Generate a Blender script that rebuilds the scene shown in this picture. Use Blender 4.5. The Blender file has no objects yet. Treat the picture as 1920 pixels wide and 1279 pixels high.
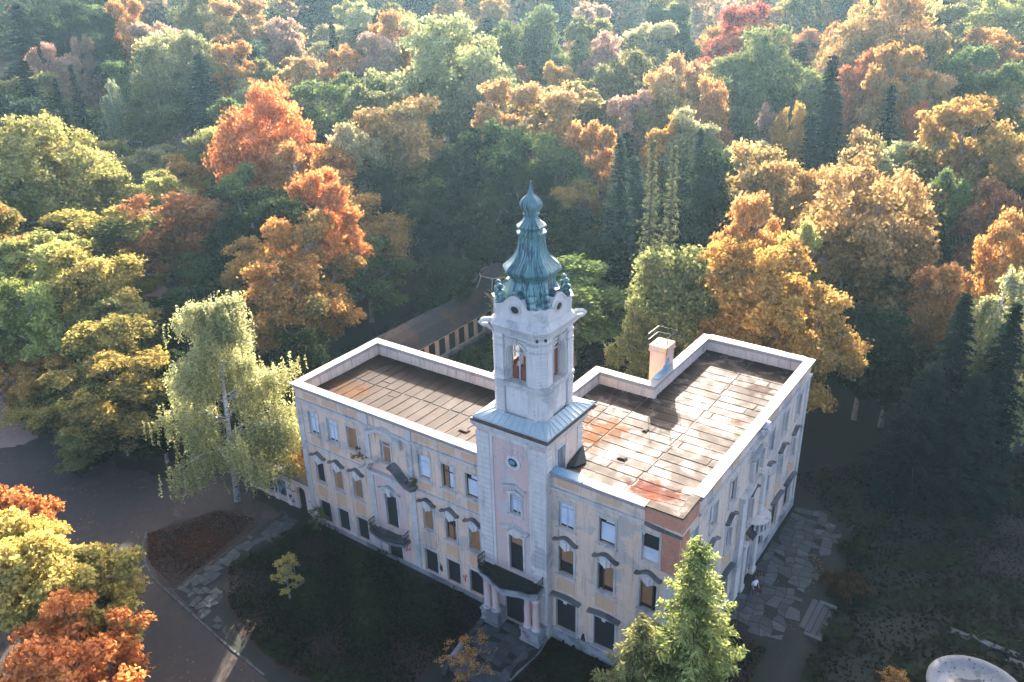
import bpy, bmesh, math, random
import numpy as np
from mathutils import Vector, Matrix
R_ = random.Random(5)
rad = math.radians
sc = bpy.context.scene
COL = sc.collection

# ------------------------------------------------------------------ camera, sky, sun, exposure
cam_d = bpy.data.cameras.new('camera')
cam = bpy.data.objects.new('camera', cam_d); COL.objects.link(cam)
CP = Vector(((15.843748, -39.261632, 46.031863))); RV = Vector(((0.818343, 0.574171, -0.025361))); UV = Vector(((-0.224460, 0.359914, 0.905583))); FV = Vector(((-0.529087, 0.735384, -0.423411)))
cam.matrix_world = Matrix(((RV.x, UV.x, -FV.x, CP.x), (RV.y, UV.y, -FV.y, CP.y), (RV.z, UV.z, -FV.z, CP.z), (0, 0, 0, 1)))
cam_d.sensor_width = 36.0
cam_d.lens = 36.0 * 1560.167 / 1920.0
cam_d.clip_end = 4000
sc.camera = cam
SUN_AZ, SUN_EL = -28.0, 21.0        # azimuth from +Y towards +X, elevation
w = bpy.data.worlds.new('World'); sc.world = w; w.use_nodes = True
nt = w.node_tree; nt.nodes.clear()
sky = nt.nodes.new('ShaderNodeTexSky'); sky.sky_type = 'NISHITA'; sky.sun_disc = False
sky.sun_elevation = rad(SUN_EL); sky.sun_rotation = rad(SUN_AZ)
sky.altitude = 100; sky.air_density = 0.32; sky.dust_density = 2.2; sky.ozone_density = 0.0
bg = nt.nodes.new('ShaderNodeBackground'); bg.inputs['Strength'].default_value = 0.15
wo = nt.nodes.new('ShaderNodeOutputWorld')
nt.links.new(sky.outputs[0], bg.inputs[0]); nt.links.new(bg.outputs[0], wo.inputs[0])
sun_d = bpy.data.lights.new('sun', 'SUN'); sun_d.energy = 4.2; sun_d.angle = rad(0.55); sun_d.color = (1.0, 0.90, 0.77)
sun = bpy.data.objects.new('sun', sun_d); COL.objects.link(sun)
sdir = Vector((math.sin(rad(SUN_AZ)) * math.cos(rad(SUN_EL)), math.cos(rad(SUN_AZ)) * math.cos(rad(SUN_EL)), math.sin(rad(SUN_EL))))
sun.rotation_euler = (-sdir).to_track_quat('-Z', 'Y').to_euler()
sun.location = sdir * 200
vs = sc.view_settings
vs.view_transform = 'Standard'; vs.look = 'None'; vs.gamma = 1.0; vs.use_curve_mapping = False
vs.exposure = 2.98
cy = sc.cycles
cy.use_denoising = True
try: cy.denoiser = 'OPENIMAGEDENOISE'
except Exception: pass
cy.max_bounces = 6; cy.diffuse_bounces = 2; cy.glossy_bounces = 2; cy.transmission_bounces = 3; cy.transparent_max_bounces = 4; cy.volume_bounces = 1
cy.sample_clamp_indirect = 6.0; cy.caustics_reflective = False; cy.caustics_refractive = False

HAZE = 0.00010

# ------------------------------------------------------------------ helpers
def sm(a, b, x):
    t = min(1, max(0, (x - a) / (b - a))); return t * t * (3 - 2 * t)
def terrain(x, y):
    r = math.hypot(x - 15.8, y + 39.3); h = 0.0
    if r > 120: h = min(40, 15 * sm(120, 270, r) + max(0, r - 250) * .07)
    if x > 5.2:
        h -= .6 * sm(5.2, 6.8, x) * (1 if r < 120 else max(0, 1 - (r - 120) / 60))
    return h

def tag(o, label=None, cat=None, group=None, kind=None):
    if label: o['label'] = label
    if cat: o['category'] = cat
    if group: o['group'] = group
    if kind: o['kind'] = kind
    return o
def empty(name, loc=(0, 0, 0), rz=0):
    o = bpy.data.objects.new(name, None); COL.objects.link(o)
    o.location = loc; o.rotation_euler = (0, 0, rz); o.empty_display_size = .3
    return o
def link(name, me, parent=None):
    o = bpy.data.objects.new(name, me); COL.objects.link(o)
    if parent is not None: o.parent = parent
    return o

class MB:
    def __init__(s): s.v = []; s.f = []; s.m = []; s.mi = 0
    def add(s, vs, fs):
        b = len(s.v); s.v += [tuple(x) for x in vs]
        s.f += [tuple(i + b for i in f) for f in fs]; s.m += [s.mi] * len(fs); return s
    def box(s, x0, x1, y0, y1, z0, z1, M=None):
        P = [(x0, y0, z0), (x1, y0, z0), (x1, y1, z0), (x0, y1, z0), (x0, y0, z1), (x1, y0, z1), (x1, y1, z1), (x0, y1, z1)]
        if M: P = [M(*q) for q in P]
        return s.add(P, [(0, 3, 2, 1), (4, 5, 6, 7), (0, 1, 5, 4), (1, 2, 6, 5), (2, 3, 7, 6), (3, 0, 4, 7)])
    def prism(s, poly, z0, z1, M=None):           # poly in (x,y), extruded in z
        n = len(poly); P = [(x, y, z0) for x, y in poly] + [(x, y, z1) for x, y in poly]
        if M: P = [M(*q) for q in P]
        return s.add(P, [tuple(range(n))[::-1], tuple(range(n, 2 * n))] + [(i, (i + 1) % n, n + (i + 1) % n, n + i) for i in range(n)])
    def strip(s, top, bot, d0, d1, M):            # outline given by top and bottom polylines of (s,z), extruded along depth d
        n = len(top)
        P = []
        for d in (d0, d1):
            P += [M(a, d, z) for a, z in top] + [M(a, d, z) for a, z in bot]
        F = []
        for k in (0, 1):
            o = k * 2 * n
            F += [(o + i, o + i + 1, o + n + i + 1, o + n + i) for i in range(n - 1)]
        e = 2 * n
        F += [(i, i + 1, e + i + 1, e + i) for i in range(n - 1)] + [(n + i, n + i + 1, e + n + i + 1, e + n + i) for i in range(n - 1)]
        F += [(0, n, e + n, e), (n - 1, 2 * n - 1, e + 2 * n - 1, e + n - 1)]
        return s.add(P, F)
    def tube(s, path, rr, n=5):
        path = [Vector(p) for p in path]
        if not isinstance(rr, (list, tuple)): rr = [rr] * len(path)
        P = []
        for i, p in enumerate(path):
            t = (path[min(i + 1, len(path) - 1)] - path[max(i - 1, 0)]).normalized()
            a = t.orthogonal().normalized() if i == 0 else (a - t * a.dot(t)).normalized()
            b = t.cross(a)
            for k in range(n):
                q = 2 * math.pi * k / n
                P.append(p + (a * math.cos(q) + b * math.sin(q)) * rr[i])
        F = []
        for i in range(len(path) - 1):
            for k in range(n):
                F.append((i * n + k, i * n + (k + 1) % n, (i + 1) * n + (k + 1) % n, (i + 1) * n + k))
        F.append(tuple(range(n))[::-1]); F.append(tuple(range((len(path) - 1) * n, len(path) * n)))
        return s.add(P, F)
    def lathe(s, prof, cx, cy, plan, cap=True):   # prof [(r,z)], plan = unit outline
        n = len(plan); P = []
        for r, z in prof: P += [(cx + a * r, cy + b * r, z) for a, b in plan]
        F = []
        for i in range(len(prof) - 1):
            for k in range(n): F.append((i * n + k, i * n + (k + 1) % n, (i + 1) * n + (k + 1) % n, (i + 1) * n + k))
        if cap: F += [tuple(range(n))[::-1], tuple(range((len(prof) - 1) * n, len(prof) * n))]
        return s.add(P, F)
    def mesh(s, name, mats, smooth=False):
        me = bpy.data.meshes.new(name); me.from_pydata(s.v, [], s.f)
        if not isinstance(mats, (list, tuple)): mats = [mats]
        for m in mats: me.materials.append(m)
        if len(mats) > 1: me.polygons.foreach_set('material_index', s.m)
        if smooth: me.polygons.foreach_set('use_smooth', [True] * len(me.polygons))
        me.update(); return me
    def build(s, name, mats, parent=None, smooth=False):
        return link(name, s.mesh(name, mats, smooth), parent)

def circ(n, ph=0): return [(math.cos(2 * math.pi * k / n + ph), math.sin(2 * math.pi * k / n + ph)) for k in range(n)]
ROUND = circ(12)
def chsq(k): return [(1, -k), (1, k), (k, 1), (-k, 1), (-1, k), (-1, -k), (-k, -1), (k, -1)]   # square with cut corners

# ------------------------------------------------------------------ materials
class NT:
    def __init__(s, name):
        s.mat = bpy.data.materials.new(name); s.mat.use_nodes = True
        s.t = s.mat.node_tree; s.t.nodes.clear()
        s.out = s.t.nodes.new('ShaderNodeOutputMaterial')
    def n(s, typ, **kw):
        q = s.t.nodes.new('ShaderNode' + typ)
        for k, v in kw.items(): setattr(q, k, v)
        return q
    def l(s, a, b): s.t.links.new(a, b)
    def setin(s, sock, v):
        if hasattr(v, 'is_linked') or isinstance(v, bpy.types.NodeSocket): s.l(v, sock)
        else:
            if sock.type == 'RGBA' and len(v) == 3: v = (*v, 1)
            sock.default_value = v
    def pos(s, scale=(1, 1, 1)):
        g = s.n('NewGeometry'); m = s.n('VectorMath', operation='MULTIPLY'); s.l(g.outputs['Position'], m.inputs[0]); m.inputs[1].default_value = scale
        return m.outputs[0]
    def noise(s, vec, scale, detail=4, rough=.55, dist=0):
        q = s.n('TexNoise'); s.l(vec, q.inputs['Vector']); q.inputs['Scale'].default_value = scale
        q.inputs['Detail'].default_value = detail; q.inputs['Roughness'].default_value = rough; q.inputs['Distortion'].default_value = dist
        return q.outputs['Fac']
    def ramp(s, fac, lo, hi):
        q = s.n('MapRange', interpolation_type='SMOOTHSTEP'); s.l(fac, q.inputs[0]); q.inputs[1].default_value = lo; q.inputs[2].default_value = hi
        return q.outputs[0]
    def mix(s, fac, a, b, mode='MIX'):
        q = s.n('Mix', data_type='RGBA', blend_type=mode); s.setin(q.inputs[0], fac); s.setin(q.inputs[6], a); s.setin(q.inputs[7], b)
        return q.outputs[2]
    def math(s, op, a, b=0.0, clamp=False):
        q = s.n('Math', operation=op, use_clamp=clamp); s.setin(q.inputs[0], a); s.setin(q.inputs[1], b); return q.outputs[0]
    def principled(s, col, rough=.9, metal=0.0, bump=None, bs=.3, spec=None):
        q = s.n('BsdfPrincipled'); s.setin(q.inputs['Base Color'], col); s.setin(q.inputs['Roughness'], rough); s.setin(q.inputs['Metallic'], metal)
        if spec is not None: s.setin(q.inputs['Specular IOR Level'], spec); s.setin(q.inputs['Specular Tint'], (1.0, .80, .66))
        if bump is not None:
            b = s.n('Bump'); b.inputs['Strength'].default_value = bs; b.inputs['Distance'].default_value = .05
            s.l(bump, b.inputs['Height']); s.l(b.outputs[0], q.inputs['Normal'])
        s.l(q.outputs[0], s.out.inputs['Surface']); return s.mat

def weathered(name, c1, c2, c3=None, thr=.58, streak=.35, rough=.9, sc1=1.3, patch=.35, bs=.25, dirt=(.10, .105, .10), speck=.0):
    t = NT(name); p = t.pos(); big = t.noise(p, patch, 5, .62, .4); mid = t.noise(p, sc1, 5, .6); fine = t.noise(p, 9, 3, .7)
    c = t.mix(t.ramp(mid, .3, .7), c1, c2)
    if c3: c = t.mix(t.ramp(big, thr, thr + .07), c, c3)
    st = t.noise(t.pos((1.7, 1.7, .12)), 1.6, 4, .65); st2 = t.noise(t.pos((5, 5, .35)), 1.3, 3, .6)
    k = t.math('MULTIPLY', t.math('ADD', t.ramp(st, .5, .8), t.math('MULTIPLY', t.ramp(st2, .52, .78), .6)), streak, True)
    c = t.mix(k, c, dirt)
    c = t.mix(t.math('MULTIPLY', t.ramp(fine, .3, .75), .22), c, tuple(.55 * x for x in c1))
    if speck: c = t.mix(t.math('MULTIPLY', t.ramp(t.noise(p, 3.2, 6, .75), .58, .68), speck), c, dirt)
    return t.principled(c, rough, 0, fine, bs)

def plain(name, c, var=.25, rough=.8, scale=3.0, metal=0.0, bs=.1):
    t = NT(name); f = t.noise(t.pos(), scale, 4, .6)
    return t.principled(t.mix(t.ramp(f, .3, .7), c, tuple(x * (1 - var) for x in c)), rough, metal, f, bs)

M = {}
M['plaster'] = weathered('peach plaster', (.72, .50, .345), (.63, .455, .33), (.46, .385, .32), .52, .7, speck=.45)
M['plaster_light'] = weathered('pale plaster', (.70, .525, .39), (.61, .475, .36), (.44, .385, .34), .51, .7, speck=.45)
M['panel'] = weathered('ochre panel', (.64, .385, .215), (.57, .37, .225), (.42, .36, .30), .6, .3)
M['pink'] = weathered('pink plaster', (.60, .40, .335), (.55, .41, .35), (.50, .45, .41), .55, .3, speck=.5)
M['trim'] = weathered('grey blue trim', (.48, .445, .395), (.55, .505, .445), (.36, .345, .32), .54, .6, speck=.3)
M['trim_dark'] = weathered('sooty trim', (.10, .10, .10), (.16, .16, .155), (.07, .07, .068), .5, .6)
M['quoin'] = weathered('quoin stone', (.62, .56, .49), (.54, .495, .44), (.39, .37, .345), .56, .5, speck=.35)
M['stone'] = weathered('base stone', (.33, .32, .31), (.25, .25, .245), (.14, .145, .14), .52, .5, speck=.6)
M['white'] = weathered('white stucco', (.64, .59, .525), (.57, .53, .475), (.43, .41, .38), .58, .4, speck=.3)
M['coping'] = weathered('pale coping', (.31, .285, .26), (.25, .22, .20), (.16, .115, .09), .60, .3, .85, speck=.5)
M['zinc'] = weathered('blue zinc sheet', (.10, .24, .33), (.16, .30, .37), None, .6, .3, .5)
M['parapet'] = weathered('parapet render', (.56, .455, .38), (.48, .40, .34), (.32, .235, .185), .6, .6, speck=.4)
M['board'] = weathered('plywood board', (.36, .18, .075), (.28, .14, .06), None, .6, .25, .7)
M['sheet'] = plain('blue white pane', (.62, .66, .70), .18, .4, 1.2)  # one even bluish white for the pale window panes
M['glass'] = plain('dusty glass', (.20, .24, .27), .4, .25, 2)
M['dark'] = plain('dark board and dark fill', (.014, .015, .016), .3, .8)  # real boards, and flat fills painted dark in place of unlit depth
M['frame'] = plain('window frame paint', (.50, .53, .55), .2, .6)
M['iron'] = plain('black iron', (.012, .012, .014), .3, .6)
M['redwood'] = weathered('red brown louvre', (.24, .075, .04), (.17, .055, .03), None, .6, .2, .7)
M['wood'] = plain('dark wood', (.10, .055, .035), .4, .8)
M['leafmat'] = None
M['lead'] = weathered('pale metal roof', (.36, .43, .42), (.30, .375, .38), None, .6, .3, .45, bs=.08)
M['slate'] = weathered('dark slate', (.035, .030, .028), (.022, .021, .021), (.07, .04, .025), .50, .3, .95, 2.2, .5, .4, (.015, .014, .013), .6)
M['under'] = plain('roof bitumen', (.075, .045, .033), .4, .8)
M['skin'] = plain('skin', (.45, .27, .2), .1, .6)
M['shirt'] = plain('white shirt', (.75, .75, .78), .1, .8)
M['trousers'] = plain('dark trousers', (.03, .033, .045), .2, .8)
M['hair'] = plain('hair', (.12, .08, .05), .2, .7)
M['paint_red'] = plain('red spray paint', (.45, .03, .03), .2, .6)
M['paint_black'] = plain('black spray paint', (.02, .02, .03), .2, .6)
M['paint_teal'] = plain('teal spray paint', (.03, .22, .19), .2, .6)
M['paint_blue'] = plain('blue spray paint', (.04, .10, .30), .2, .6)

def copper():
    t = NT('verdigris copper'); p = t.pos()
    g = t.n('NewGeometry'); sb = t.n('VectorMath', operation='SUBTRACT'); t.l(g.outputs['Position'], sb.inputs[0]); sb.inputs[1].default_value = (-12.32, 2.3, 0)
    fl = t.n('VectorMath', operation='MULTIPLY'); t.l(sb.outputs[0], fl.inputs[0]); fl.inputs[1].default_value = (1, 1, 0)
    nm = t.n('VectorMath', operation='NORMALIZE'); t.l(fl.outputs[0], nm.inputs[0])
    sx = t.n('SeparateXYZ'); t.l(g.outputs['Position'], sx.inputs[0]); cz = t.n('CombineXYZ'); t.l(t.math('MULTIPLY', sx.outputs[2], .07), cz.inputs[2])
    ad = t.n('VectorMath', operation='ADD'); t.l(nm.outputs[0], ad.inputs[0]); t.l(cz.outputs[0], ad.inputs[1])
    st = t.noise(ad.outputs[0], 11, 5, .72, .15); b = t.noise(p, 1.1, 4, .6)
    k = t.ramp(t.math('ADD', t.math('MULTIPLY', st, .8), t.math('MULTIPLY', b, .25)), .49, .57)
    c = t.mix(t.ramp(b, .35, .65), (.075, .185, .175), (.19, .34, .31))
    c = t.mix(k, c, (.022, .060, .072))
    return t.principled(c, t.math('SUBTRACT', .55, t.math('MULTIPLY', k, .12)), .1, st, .1)
M['copper'] = copper()

def brickmat():
    t = NT('bare brick'); g = t.n('NewGeometry')
    sx = t.n('SeparateXYZ'); t.l(g.outputs['Position'], sx.inputs[0])
    u = t.math('ADD', sx.outputs[0], sx.outputs[1]); cb = t.n('CombineXYZ'); t.l(u, cb.inputs[0]); t.l(sx.outputs[2], cb.inputs[1])
    b = t.n('TexBrick'); t.l(cb.outputs[0], b.inputs['Vector']); b.inputs['Scale'].default_value = 1.0
    b.inputs['Color1'].default_value = (.60, .20, .085, 1); b.inputs['Color2'].default_value = (.46, .14, .065, 1); b.inputs['Mortar'].default_value = (.36, .27, .22, 1)
    b.inputs['Brick Width'].default_value = .26; b.inputs['Row Height'].default_value = .085; b.inputs['Mortar Size'].default_value = .012
    n = t.noise(t.pos(), 1.2, 4)
    return t.principled(t.mix(t.math('MULTIPLY', t.ramp(n, .4, .8), .5), b.outputs['Color'], (.16, .08, .06)), .9, 0, b.outputs['Fac'], .3)
M['brick'] = brickmat()

def feltmat(name, c1, c2, pale, blobs, palethr=.55, paleamt=.8, wet=.5, rbase=.72):
    t = NT(name); p = t.pos(); oi = t.n('ObjectInfo')
    a = t.noise(p, .55, 6, .62, .6); b = t.noise(p, 2.6, 5, .65); f = t.noise(p, 11, 4, .7)
    c = t.mix(t.ramp(b, .3, .7), c1, c2)
    c = t.mix(t.math('MULTIPLY', oi.outputs['Random'], .75), c, tuple(.55 * x for x in c1))
    pm = t.math('MULTIPLY', t.ramp(t.math('ADD', t.math('MULTIPLY', a, .7), t.math('MULTIPLY', f, .35)), palethr, palethr + .09), paleamt)
    c = t.mix(pm, c, pale)
    g = t.n('NewGeometry')
    mm = None
    for (bx, by, br, col) in blobs:
        d = t.n('VectorMath', operation='DISTANCE'); fl = t.n('VectorMath', operation='MULTIPLY'); t.l(g.outputs['Position'], fl.inputs[0]); fl.inputs[1].default_value = (1, 1, 0)
        t.l(fl.outputs[0], d.inputs[0]); d.inputs[1].default_value = (bx, by, 0)
        k = t.math('ADD', t.math('DIVIDE', d.outputs['Value'], br), t.math('MULTIPLY', t.math('SUBTRACT', t.noise(p, 2.3, 7, .75), .5), 4.2))
        k = t.math('SUBTRACT', 1.0, t.ramp(k, .75, 1.05)); mm = k if mm is None else t.math('MAXIMUM', mm, k)
        c = t.mix(t.math('MULTIPLY', k, .85), c, t.mix(t.ramp(f, .35, .65), col, tuple(min(1, 1.25 * x) for x in col)))
    wetm = t.ramp(t.math('ADD', t.math('MULTIPLY', a, .75), t.math('MULTIPLY', t.noise(t.pos((.35, 1.6, 1)) if wet > .2 else t.pos((1.6, .35, 1)), 1.1, 4, .6), .3)), .42, .66)
    r = t.math('SUBTRACT', rbase, t.math('MULTIPLY', wetm, wet))
    c = t.mix(t.math('MULTIPLY', t.ramp(t.noise(p, 1.9, 7, .75, .5), .50, .62), .7), c, (.024, .015, .011))
    if mm is not None: r = t.math('ADD', r, t.math('MULTIPLY', mm, .22), True)
    r = t.math('ADD', r, t.math('MULTIPLY', t.math('SUBTRACT', f, .5), .22), True)
    return t.principled(c, r, 0, f, .35, spec=.028)
M['felt_l'] = feltmat('left roof felt', (.030, .017, .012), (.042, .026, .020), (.062, .046, .036), [(-32.3, 2.2, 1.5, (.065, .030, .011)), (-31.0, 3.3, 1.3, (.08, .036, .013)), (-33.0, 3.6, 1.0, (.06, .03, .011)), (-33.2, 6.2, .9, (.06, .035, .02))], .60, .6, .08, .58)
M['felt_r'] = feltmat('right roof felt', (.032, .018, .013), (.045, .029, .023), (.17, .125, .098), [(-3.7, 2.8, 1.2, (.085, .018, .009)), (-2.2, 2.6, 1.0, (.06, .014, .008)), (-3.0, 1.6, .8, (.12, .030, .012)), (-10.6, 6.2, 1.6, (.10, .042, .014)), (-9.6, 8.3, 1.3, (.13, .055, .022)), (-11.6, 8.2, 1.0, (.09, .042, .016)), (-2.5, 20.2, 1.1, (.05, .03, .025)), (-2.2, 14.3, .55, (.10, .06, .035))], .53, .8, .18, .60)

def foliage(name, tr=.40):
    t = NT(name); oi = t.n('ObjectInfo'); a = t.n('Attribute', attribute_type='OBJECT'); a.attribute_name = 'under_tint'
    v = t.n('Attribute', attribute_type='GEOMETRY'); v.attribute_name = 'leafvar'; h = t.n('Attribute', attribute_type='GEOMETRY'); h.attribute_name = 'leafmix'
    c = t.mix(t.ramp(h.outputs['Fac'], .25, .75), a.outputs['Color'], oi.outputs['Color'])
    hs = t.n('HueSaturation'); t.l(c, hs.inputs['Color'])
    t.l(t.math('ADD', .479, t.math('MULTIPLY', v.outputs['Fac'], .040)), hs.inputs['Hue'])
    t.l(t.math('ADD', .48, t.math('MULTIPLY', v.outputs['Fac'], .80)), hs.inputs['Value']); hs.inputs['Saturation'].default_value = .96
    d = t.n('BsdfDiffuse'); t.l(hs.outputs[0], d.inputs[0]); tl = t.n('BsdfTranslucent'); t.l(hs.outputs[0], tl.inputs[0])
    m = t.n('MixShader'); m.inputs[0].default_value = tr; t.l(d.outputs[0], m.inputs[1]); t.l(tl.outputs[0], m.inputs[2])
    t.l(m.outputs[0], t.out.inputs['Surface']); return t.mat
M['leaf'] = foliage('foliage')
M['needle'] = foliage('needles', .3)
M['bark'] = plain('grey bark', (.27, .24, .205), .45, .9, 2.5, bs=.5)
M['bark_dark'] = plain('dark bark', (.06, .05, .042), .4, .9, 2.5, bs=.5)
def birchbark():
    t = NT('birch bark'); n = t.noise(t.pos((2, 2, 9)), 1.5, 3); return t.principled(t.mix(t.ramp(n, .5, .6), (.55, .53, .5), (.08, .07, .065)), .8)
M['bark_birch'] = birchbark()

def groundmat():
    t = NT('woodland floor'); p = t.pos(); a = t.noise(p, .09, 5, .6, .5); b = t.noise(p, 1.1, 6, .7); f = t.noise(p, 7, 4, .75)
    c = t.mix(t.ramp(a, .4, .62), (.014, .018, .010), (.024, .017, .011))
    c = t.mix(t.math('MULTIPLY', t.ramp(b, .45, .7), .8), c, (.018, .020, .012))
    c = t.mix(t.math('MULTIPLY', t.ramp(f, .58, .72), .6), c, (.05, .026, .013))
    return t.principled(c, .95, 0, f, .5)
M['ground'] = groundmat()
M['litter'] = weathered('leaf litter', (.045, .02, .013), (.03, .019, .012), (.02, .022, .012), .55, 0, .95, 3.5, .6, .6)
M['asphalt'] = weathered('dusty drive', (.056, .041, .032), (.040, .031, .026), (.08, .055, .04), .58, 0, .95, 1.2, .3, .3, speck=.25)
M['gravel'] = weathered('pink gravel', (.34, .22, .17), (.28, .18, .135), (.20, .12, .07), .6, 0, .95, 2.5, .4, .4, speck=.2)
def flagmat():
    t = NT('grey flagstone'); p = t.pos(); oi = t.n('ObjectInfo'); a = t.noise(p, 1.6, 5, .65); f = t.noise(p, 8, 4, .7)
    c = t.mix(oi.outputs['Random'], (.034, .036, .036), (.085, .09, .092)); c = t.mix(t.ramp(a, .45, .65), c, (.055, .058, .045)); c = t.mix(t.math('MULTIPLY', t.ramp(f, .55, .75), .5), c, (.05, .05, .045))
    return t.principled(c, .85, 0, f, .4)
M['flag'] = flagmat()
M['joint'] = plain('mossy joint', (.025, .026, .02), .4, .95)
M['basin'] = weathered('pitted basin stone', (.25, .24, .225), (.19, .19, .18), (.13, .135, .13), .6, 0, .9, 3, .8, .4, speck=.5)
M['water'] = plain('stained basin floor', (.06, .062, .06), .5, .7, 1.5)

# ------------------------------------------------------------------ ground, drive, walks
def ground():
    xs = sorted(set([-900, -700, -500, -400] + list(range(-300, 101, 8)) + [150, 250, 400, 600, 900]))
    ys = sorted(set([-900, -500, -300, -160, -100] + list(range(-64, 361, 8)) + [420, 500, 650, 900]))
    xs += [5.2, 5.6, 6.0, 6.4, 6.8]; xs = sorted(set(xs))
    V = [(x, y, terrain(x, y)) for y in ys for x in xs]; n = len(xs)
    F = [(j * n + i, j * n + i + 1, (j + 1) * n + i + 1, (j + 1) * n + i) for j in range(len(ys) - 1) for i in range(n - 1)]
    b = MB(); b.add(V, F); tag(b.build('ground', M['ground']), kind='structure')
ground()

def rough_outline(pts, step=.7, amp=.18, seed=1):
    r = random.Random(seed); out = []
    for i, a in enumerate(pts):
        c = pts[(i + 1) % len(pts)]; L = math.dist(a, c); k = max(1, int(L / step))
        for j in range(k):
            t = j / k; out.append((a[0] + (c[0] - a[0]) * t + r.uniform(-amp, amp), a[1] + (c[1] - a[1]) * t + r.uniform(-amp, amp)))
    return out
def inpoly(x, y, P):
    c = False; n = len(P)
    for i in range(n):
        x1, y1 = P[i]; x2, y2 = P[i - 1]
        if (y1 > y) != (y2 > y) and x < (x2 - x1) * (y - y1) / (y2 - y1) + x1: c = not c
    return c
def sheet(name, pts, z, mat, seed=1, amp=.18, thick=None):
    P = rough_outline(pts, .7, amp, seed)
    me = bpy.data.meshes.new(name); bm = bmesh.new()
    f = bm.faces.new([bm.verts.new((x, y, z)) for x, y in P]); bmesh.ops.triangulate(bm, faces=[f]); bm.to_mesh(me); bm.free()
    me.materials.append(mat); return tag(link(name, me), kind='structure')
DRIVE = [(-88, -2), (-78, -1.5), (-68, -2.5), (-59, -5), (-52, -3.5), (-47, -.8), (-36, -.7), (-35.4, -2), (-36.4, -12), (-33, -13.6), (-29, -14.1), (-24.4, -14.5), (-14, -18), (-6, -24), (-10, -40), (-34, -40), (-58, -30), (-72, -18), (-88, -14)]
sheet('drive', DRIVE, .004, M['asphalt'], 3, .3)
sheet('gravel_clearing', [(-92, -1), (-80, 1.5), (-72.5, -3), (-70.5, -8), (-74, -12), (-88, -14)], .008, M['gravel'], 4, .4)
sheet('flower_bed', [(-46.0, -9.7), (-45.4, -7.0), (-43.6, -4.0), (-42.0, -2.9), (-39.4, -2.8), (-38.4, -3.5), (-37.7, -12.6), (-38.8, -12.9), (-42.5, -11.8)], .010, M['litter'], 5, .15)
sheet('garden_bed', [(-35.0, -.6), (-36.2, -8.8), (-32.6, -11.6), (-29.0, -12.9), (-24.4, -13.6), (-15.2, -12.5), (-14.9, -.2), (-15.2, -.15)], .010, M['litter'], 6, .12)
sheet('garden_bed', [(-9.3, -.2), (-9.3, -7), (-6, -11), (2, -9), (4.5, -3), (4.0, 7.5), (.4, 8.5), (.2, -.2)], .010, M['litter'], 7, .12)
def hillsheet(name, cx, cy, rx, ry, mat, seed):
    r = random.Random(seed); n = 28; V = [(cx, cy, terrain(cx, cy) + .06)]; F = []
    for ring in (.5, 1.0):
        for k in range(n):
            a = 2 * math.pi * k / n; q = ring * (1 + r.uniform(-.12, .12)); x, y = cx + rx * q * math.cos(a), cy + ry * q * math.sin(a)
            V.append((x, y, terrain(x, y) + .06))
    for k in range(n):
        F.append((0, 1 + k, 1 + (k + 1) % n)); F.append((1 + k, 1 + n + k, 1 + n + (k + 1) % n, 1 + (k + 1) % n))
    b = MB(); b.add(V, F); tag(b.build(name, mat), kind='structure')
hillsheet('gravel_path', -97, 20, 13, 8, M['gravel'], 2)

def paving(name, poly, z, step, mat, parent_label=None, seed=2, h=.05, skip=.06, ox=0, oy=0, rot=0):
    """individual stones of a jittered grid, each a piece of its own; joint sheet underneath"""
    r = random.Random(seed)
    base = sheet(name, poly, z, M['joint'], seed, .05)
    x0, x1 = min(p[0] for p in poly), max(p[0] for p in poly); y0, y1 = min(p[1] for p in poly), max(p[1] for p in poly)
    ca, sa = math.cos(rot), math.sin(rot); cx, cy = (x0 + x1) / 2, (y0 + y1) / 2; L = max(x1 - x0, y1 - y0)
    n = int(L / step) + 3; G = {}
    def g(i, j):
        if (i, j) not in G:
            u = (i - n / 2) * step + r.uniform(-.33, .33) * step; v = (j - n / 2) * step * .85 + r.uniform(-.33, .33) * step
            G[i, j] = (cx + u * ca - v * sa, cy + u * sa + v * ca)
        return G[i, j]
    cnt = 0
    for i in range(n):
        for j in range(int(n / .85) + 1):
            q = [g(i, j), g(i + 1, j), g(i + 1, j + 1), g(i, j + 1)]
            mx, my = sum(a[0] for a in q) / 4, sum(a[1] for a in q) / 4
            if not inpoly(mx, my, poly) or r.random() < skip: continue
            q = [(mx + (a[0] - mx) * .93, my + (a[1] - my) * .93) for a in q]
            if any(not inpoly(a[0], a[1], [(cx + (b[0] - cx) * 1.03, cy + (b[1] - cy) * 1.03) for b in poly]) for a in q): continue
            b = MB(); hh = z + h + r.uniform(-.015, .02); b.prism(q, z - .02, hh); b.build('paving_stone', mat, base); cnt += 1
    return base
paving('stone_walk', [(-38.1, -.9), (-38.2, -3.4), (-37.5, -12.8), (-33.1, -13.5), (-29.6, -13.9), (-32.7, -11.6), (-36.1, -8.9), (-35.3, -.8)], .014, .62, M['flag'], seed=4, skip=.16)
paving('terrace', [(.25, 8.2), (.25, 25.2), (3.0, 26.0), (5.1, 23.5), (4.9, 17.5), (5.3, 15.0), (5.2, 10.4), (4.2, 8.0)], .012, .78, M['flag'], seed=9, rot=.12, skip=.16)
# garden steps that lead down from the terrace
st = empty('garden_steps', (5.3, 12.7, -.6)); tag(st, 'worn stone steps leading down from the side terrace into the dark garden', 'steps')
for k in range(4):
    b = MB(); b.box(k * .42, k * .42 + .40, -1.75, 1.75, -.1, .6 - k * .15); o = b.build('step', M['flag'], st)
for s in (-1, 1):
    b = MB(); b.box(-.1, 1.75, s * 1.95 - .17, s * 1.95 + .17, -.1, .42); b.build('side_kerb', M['flag'], st)

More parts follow.
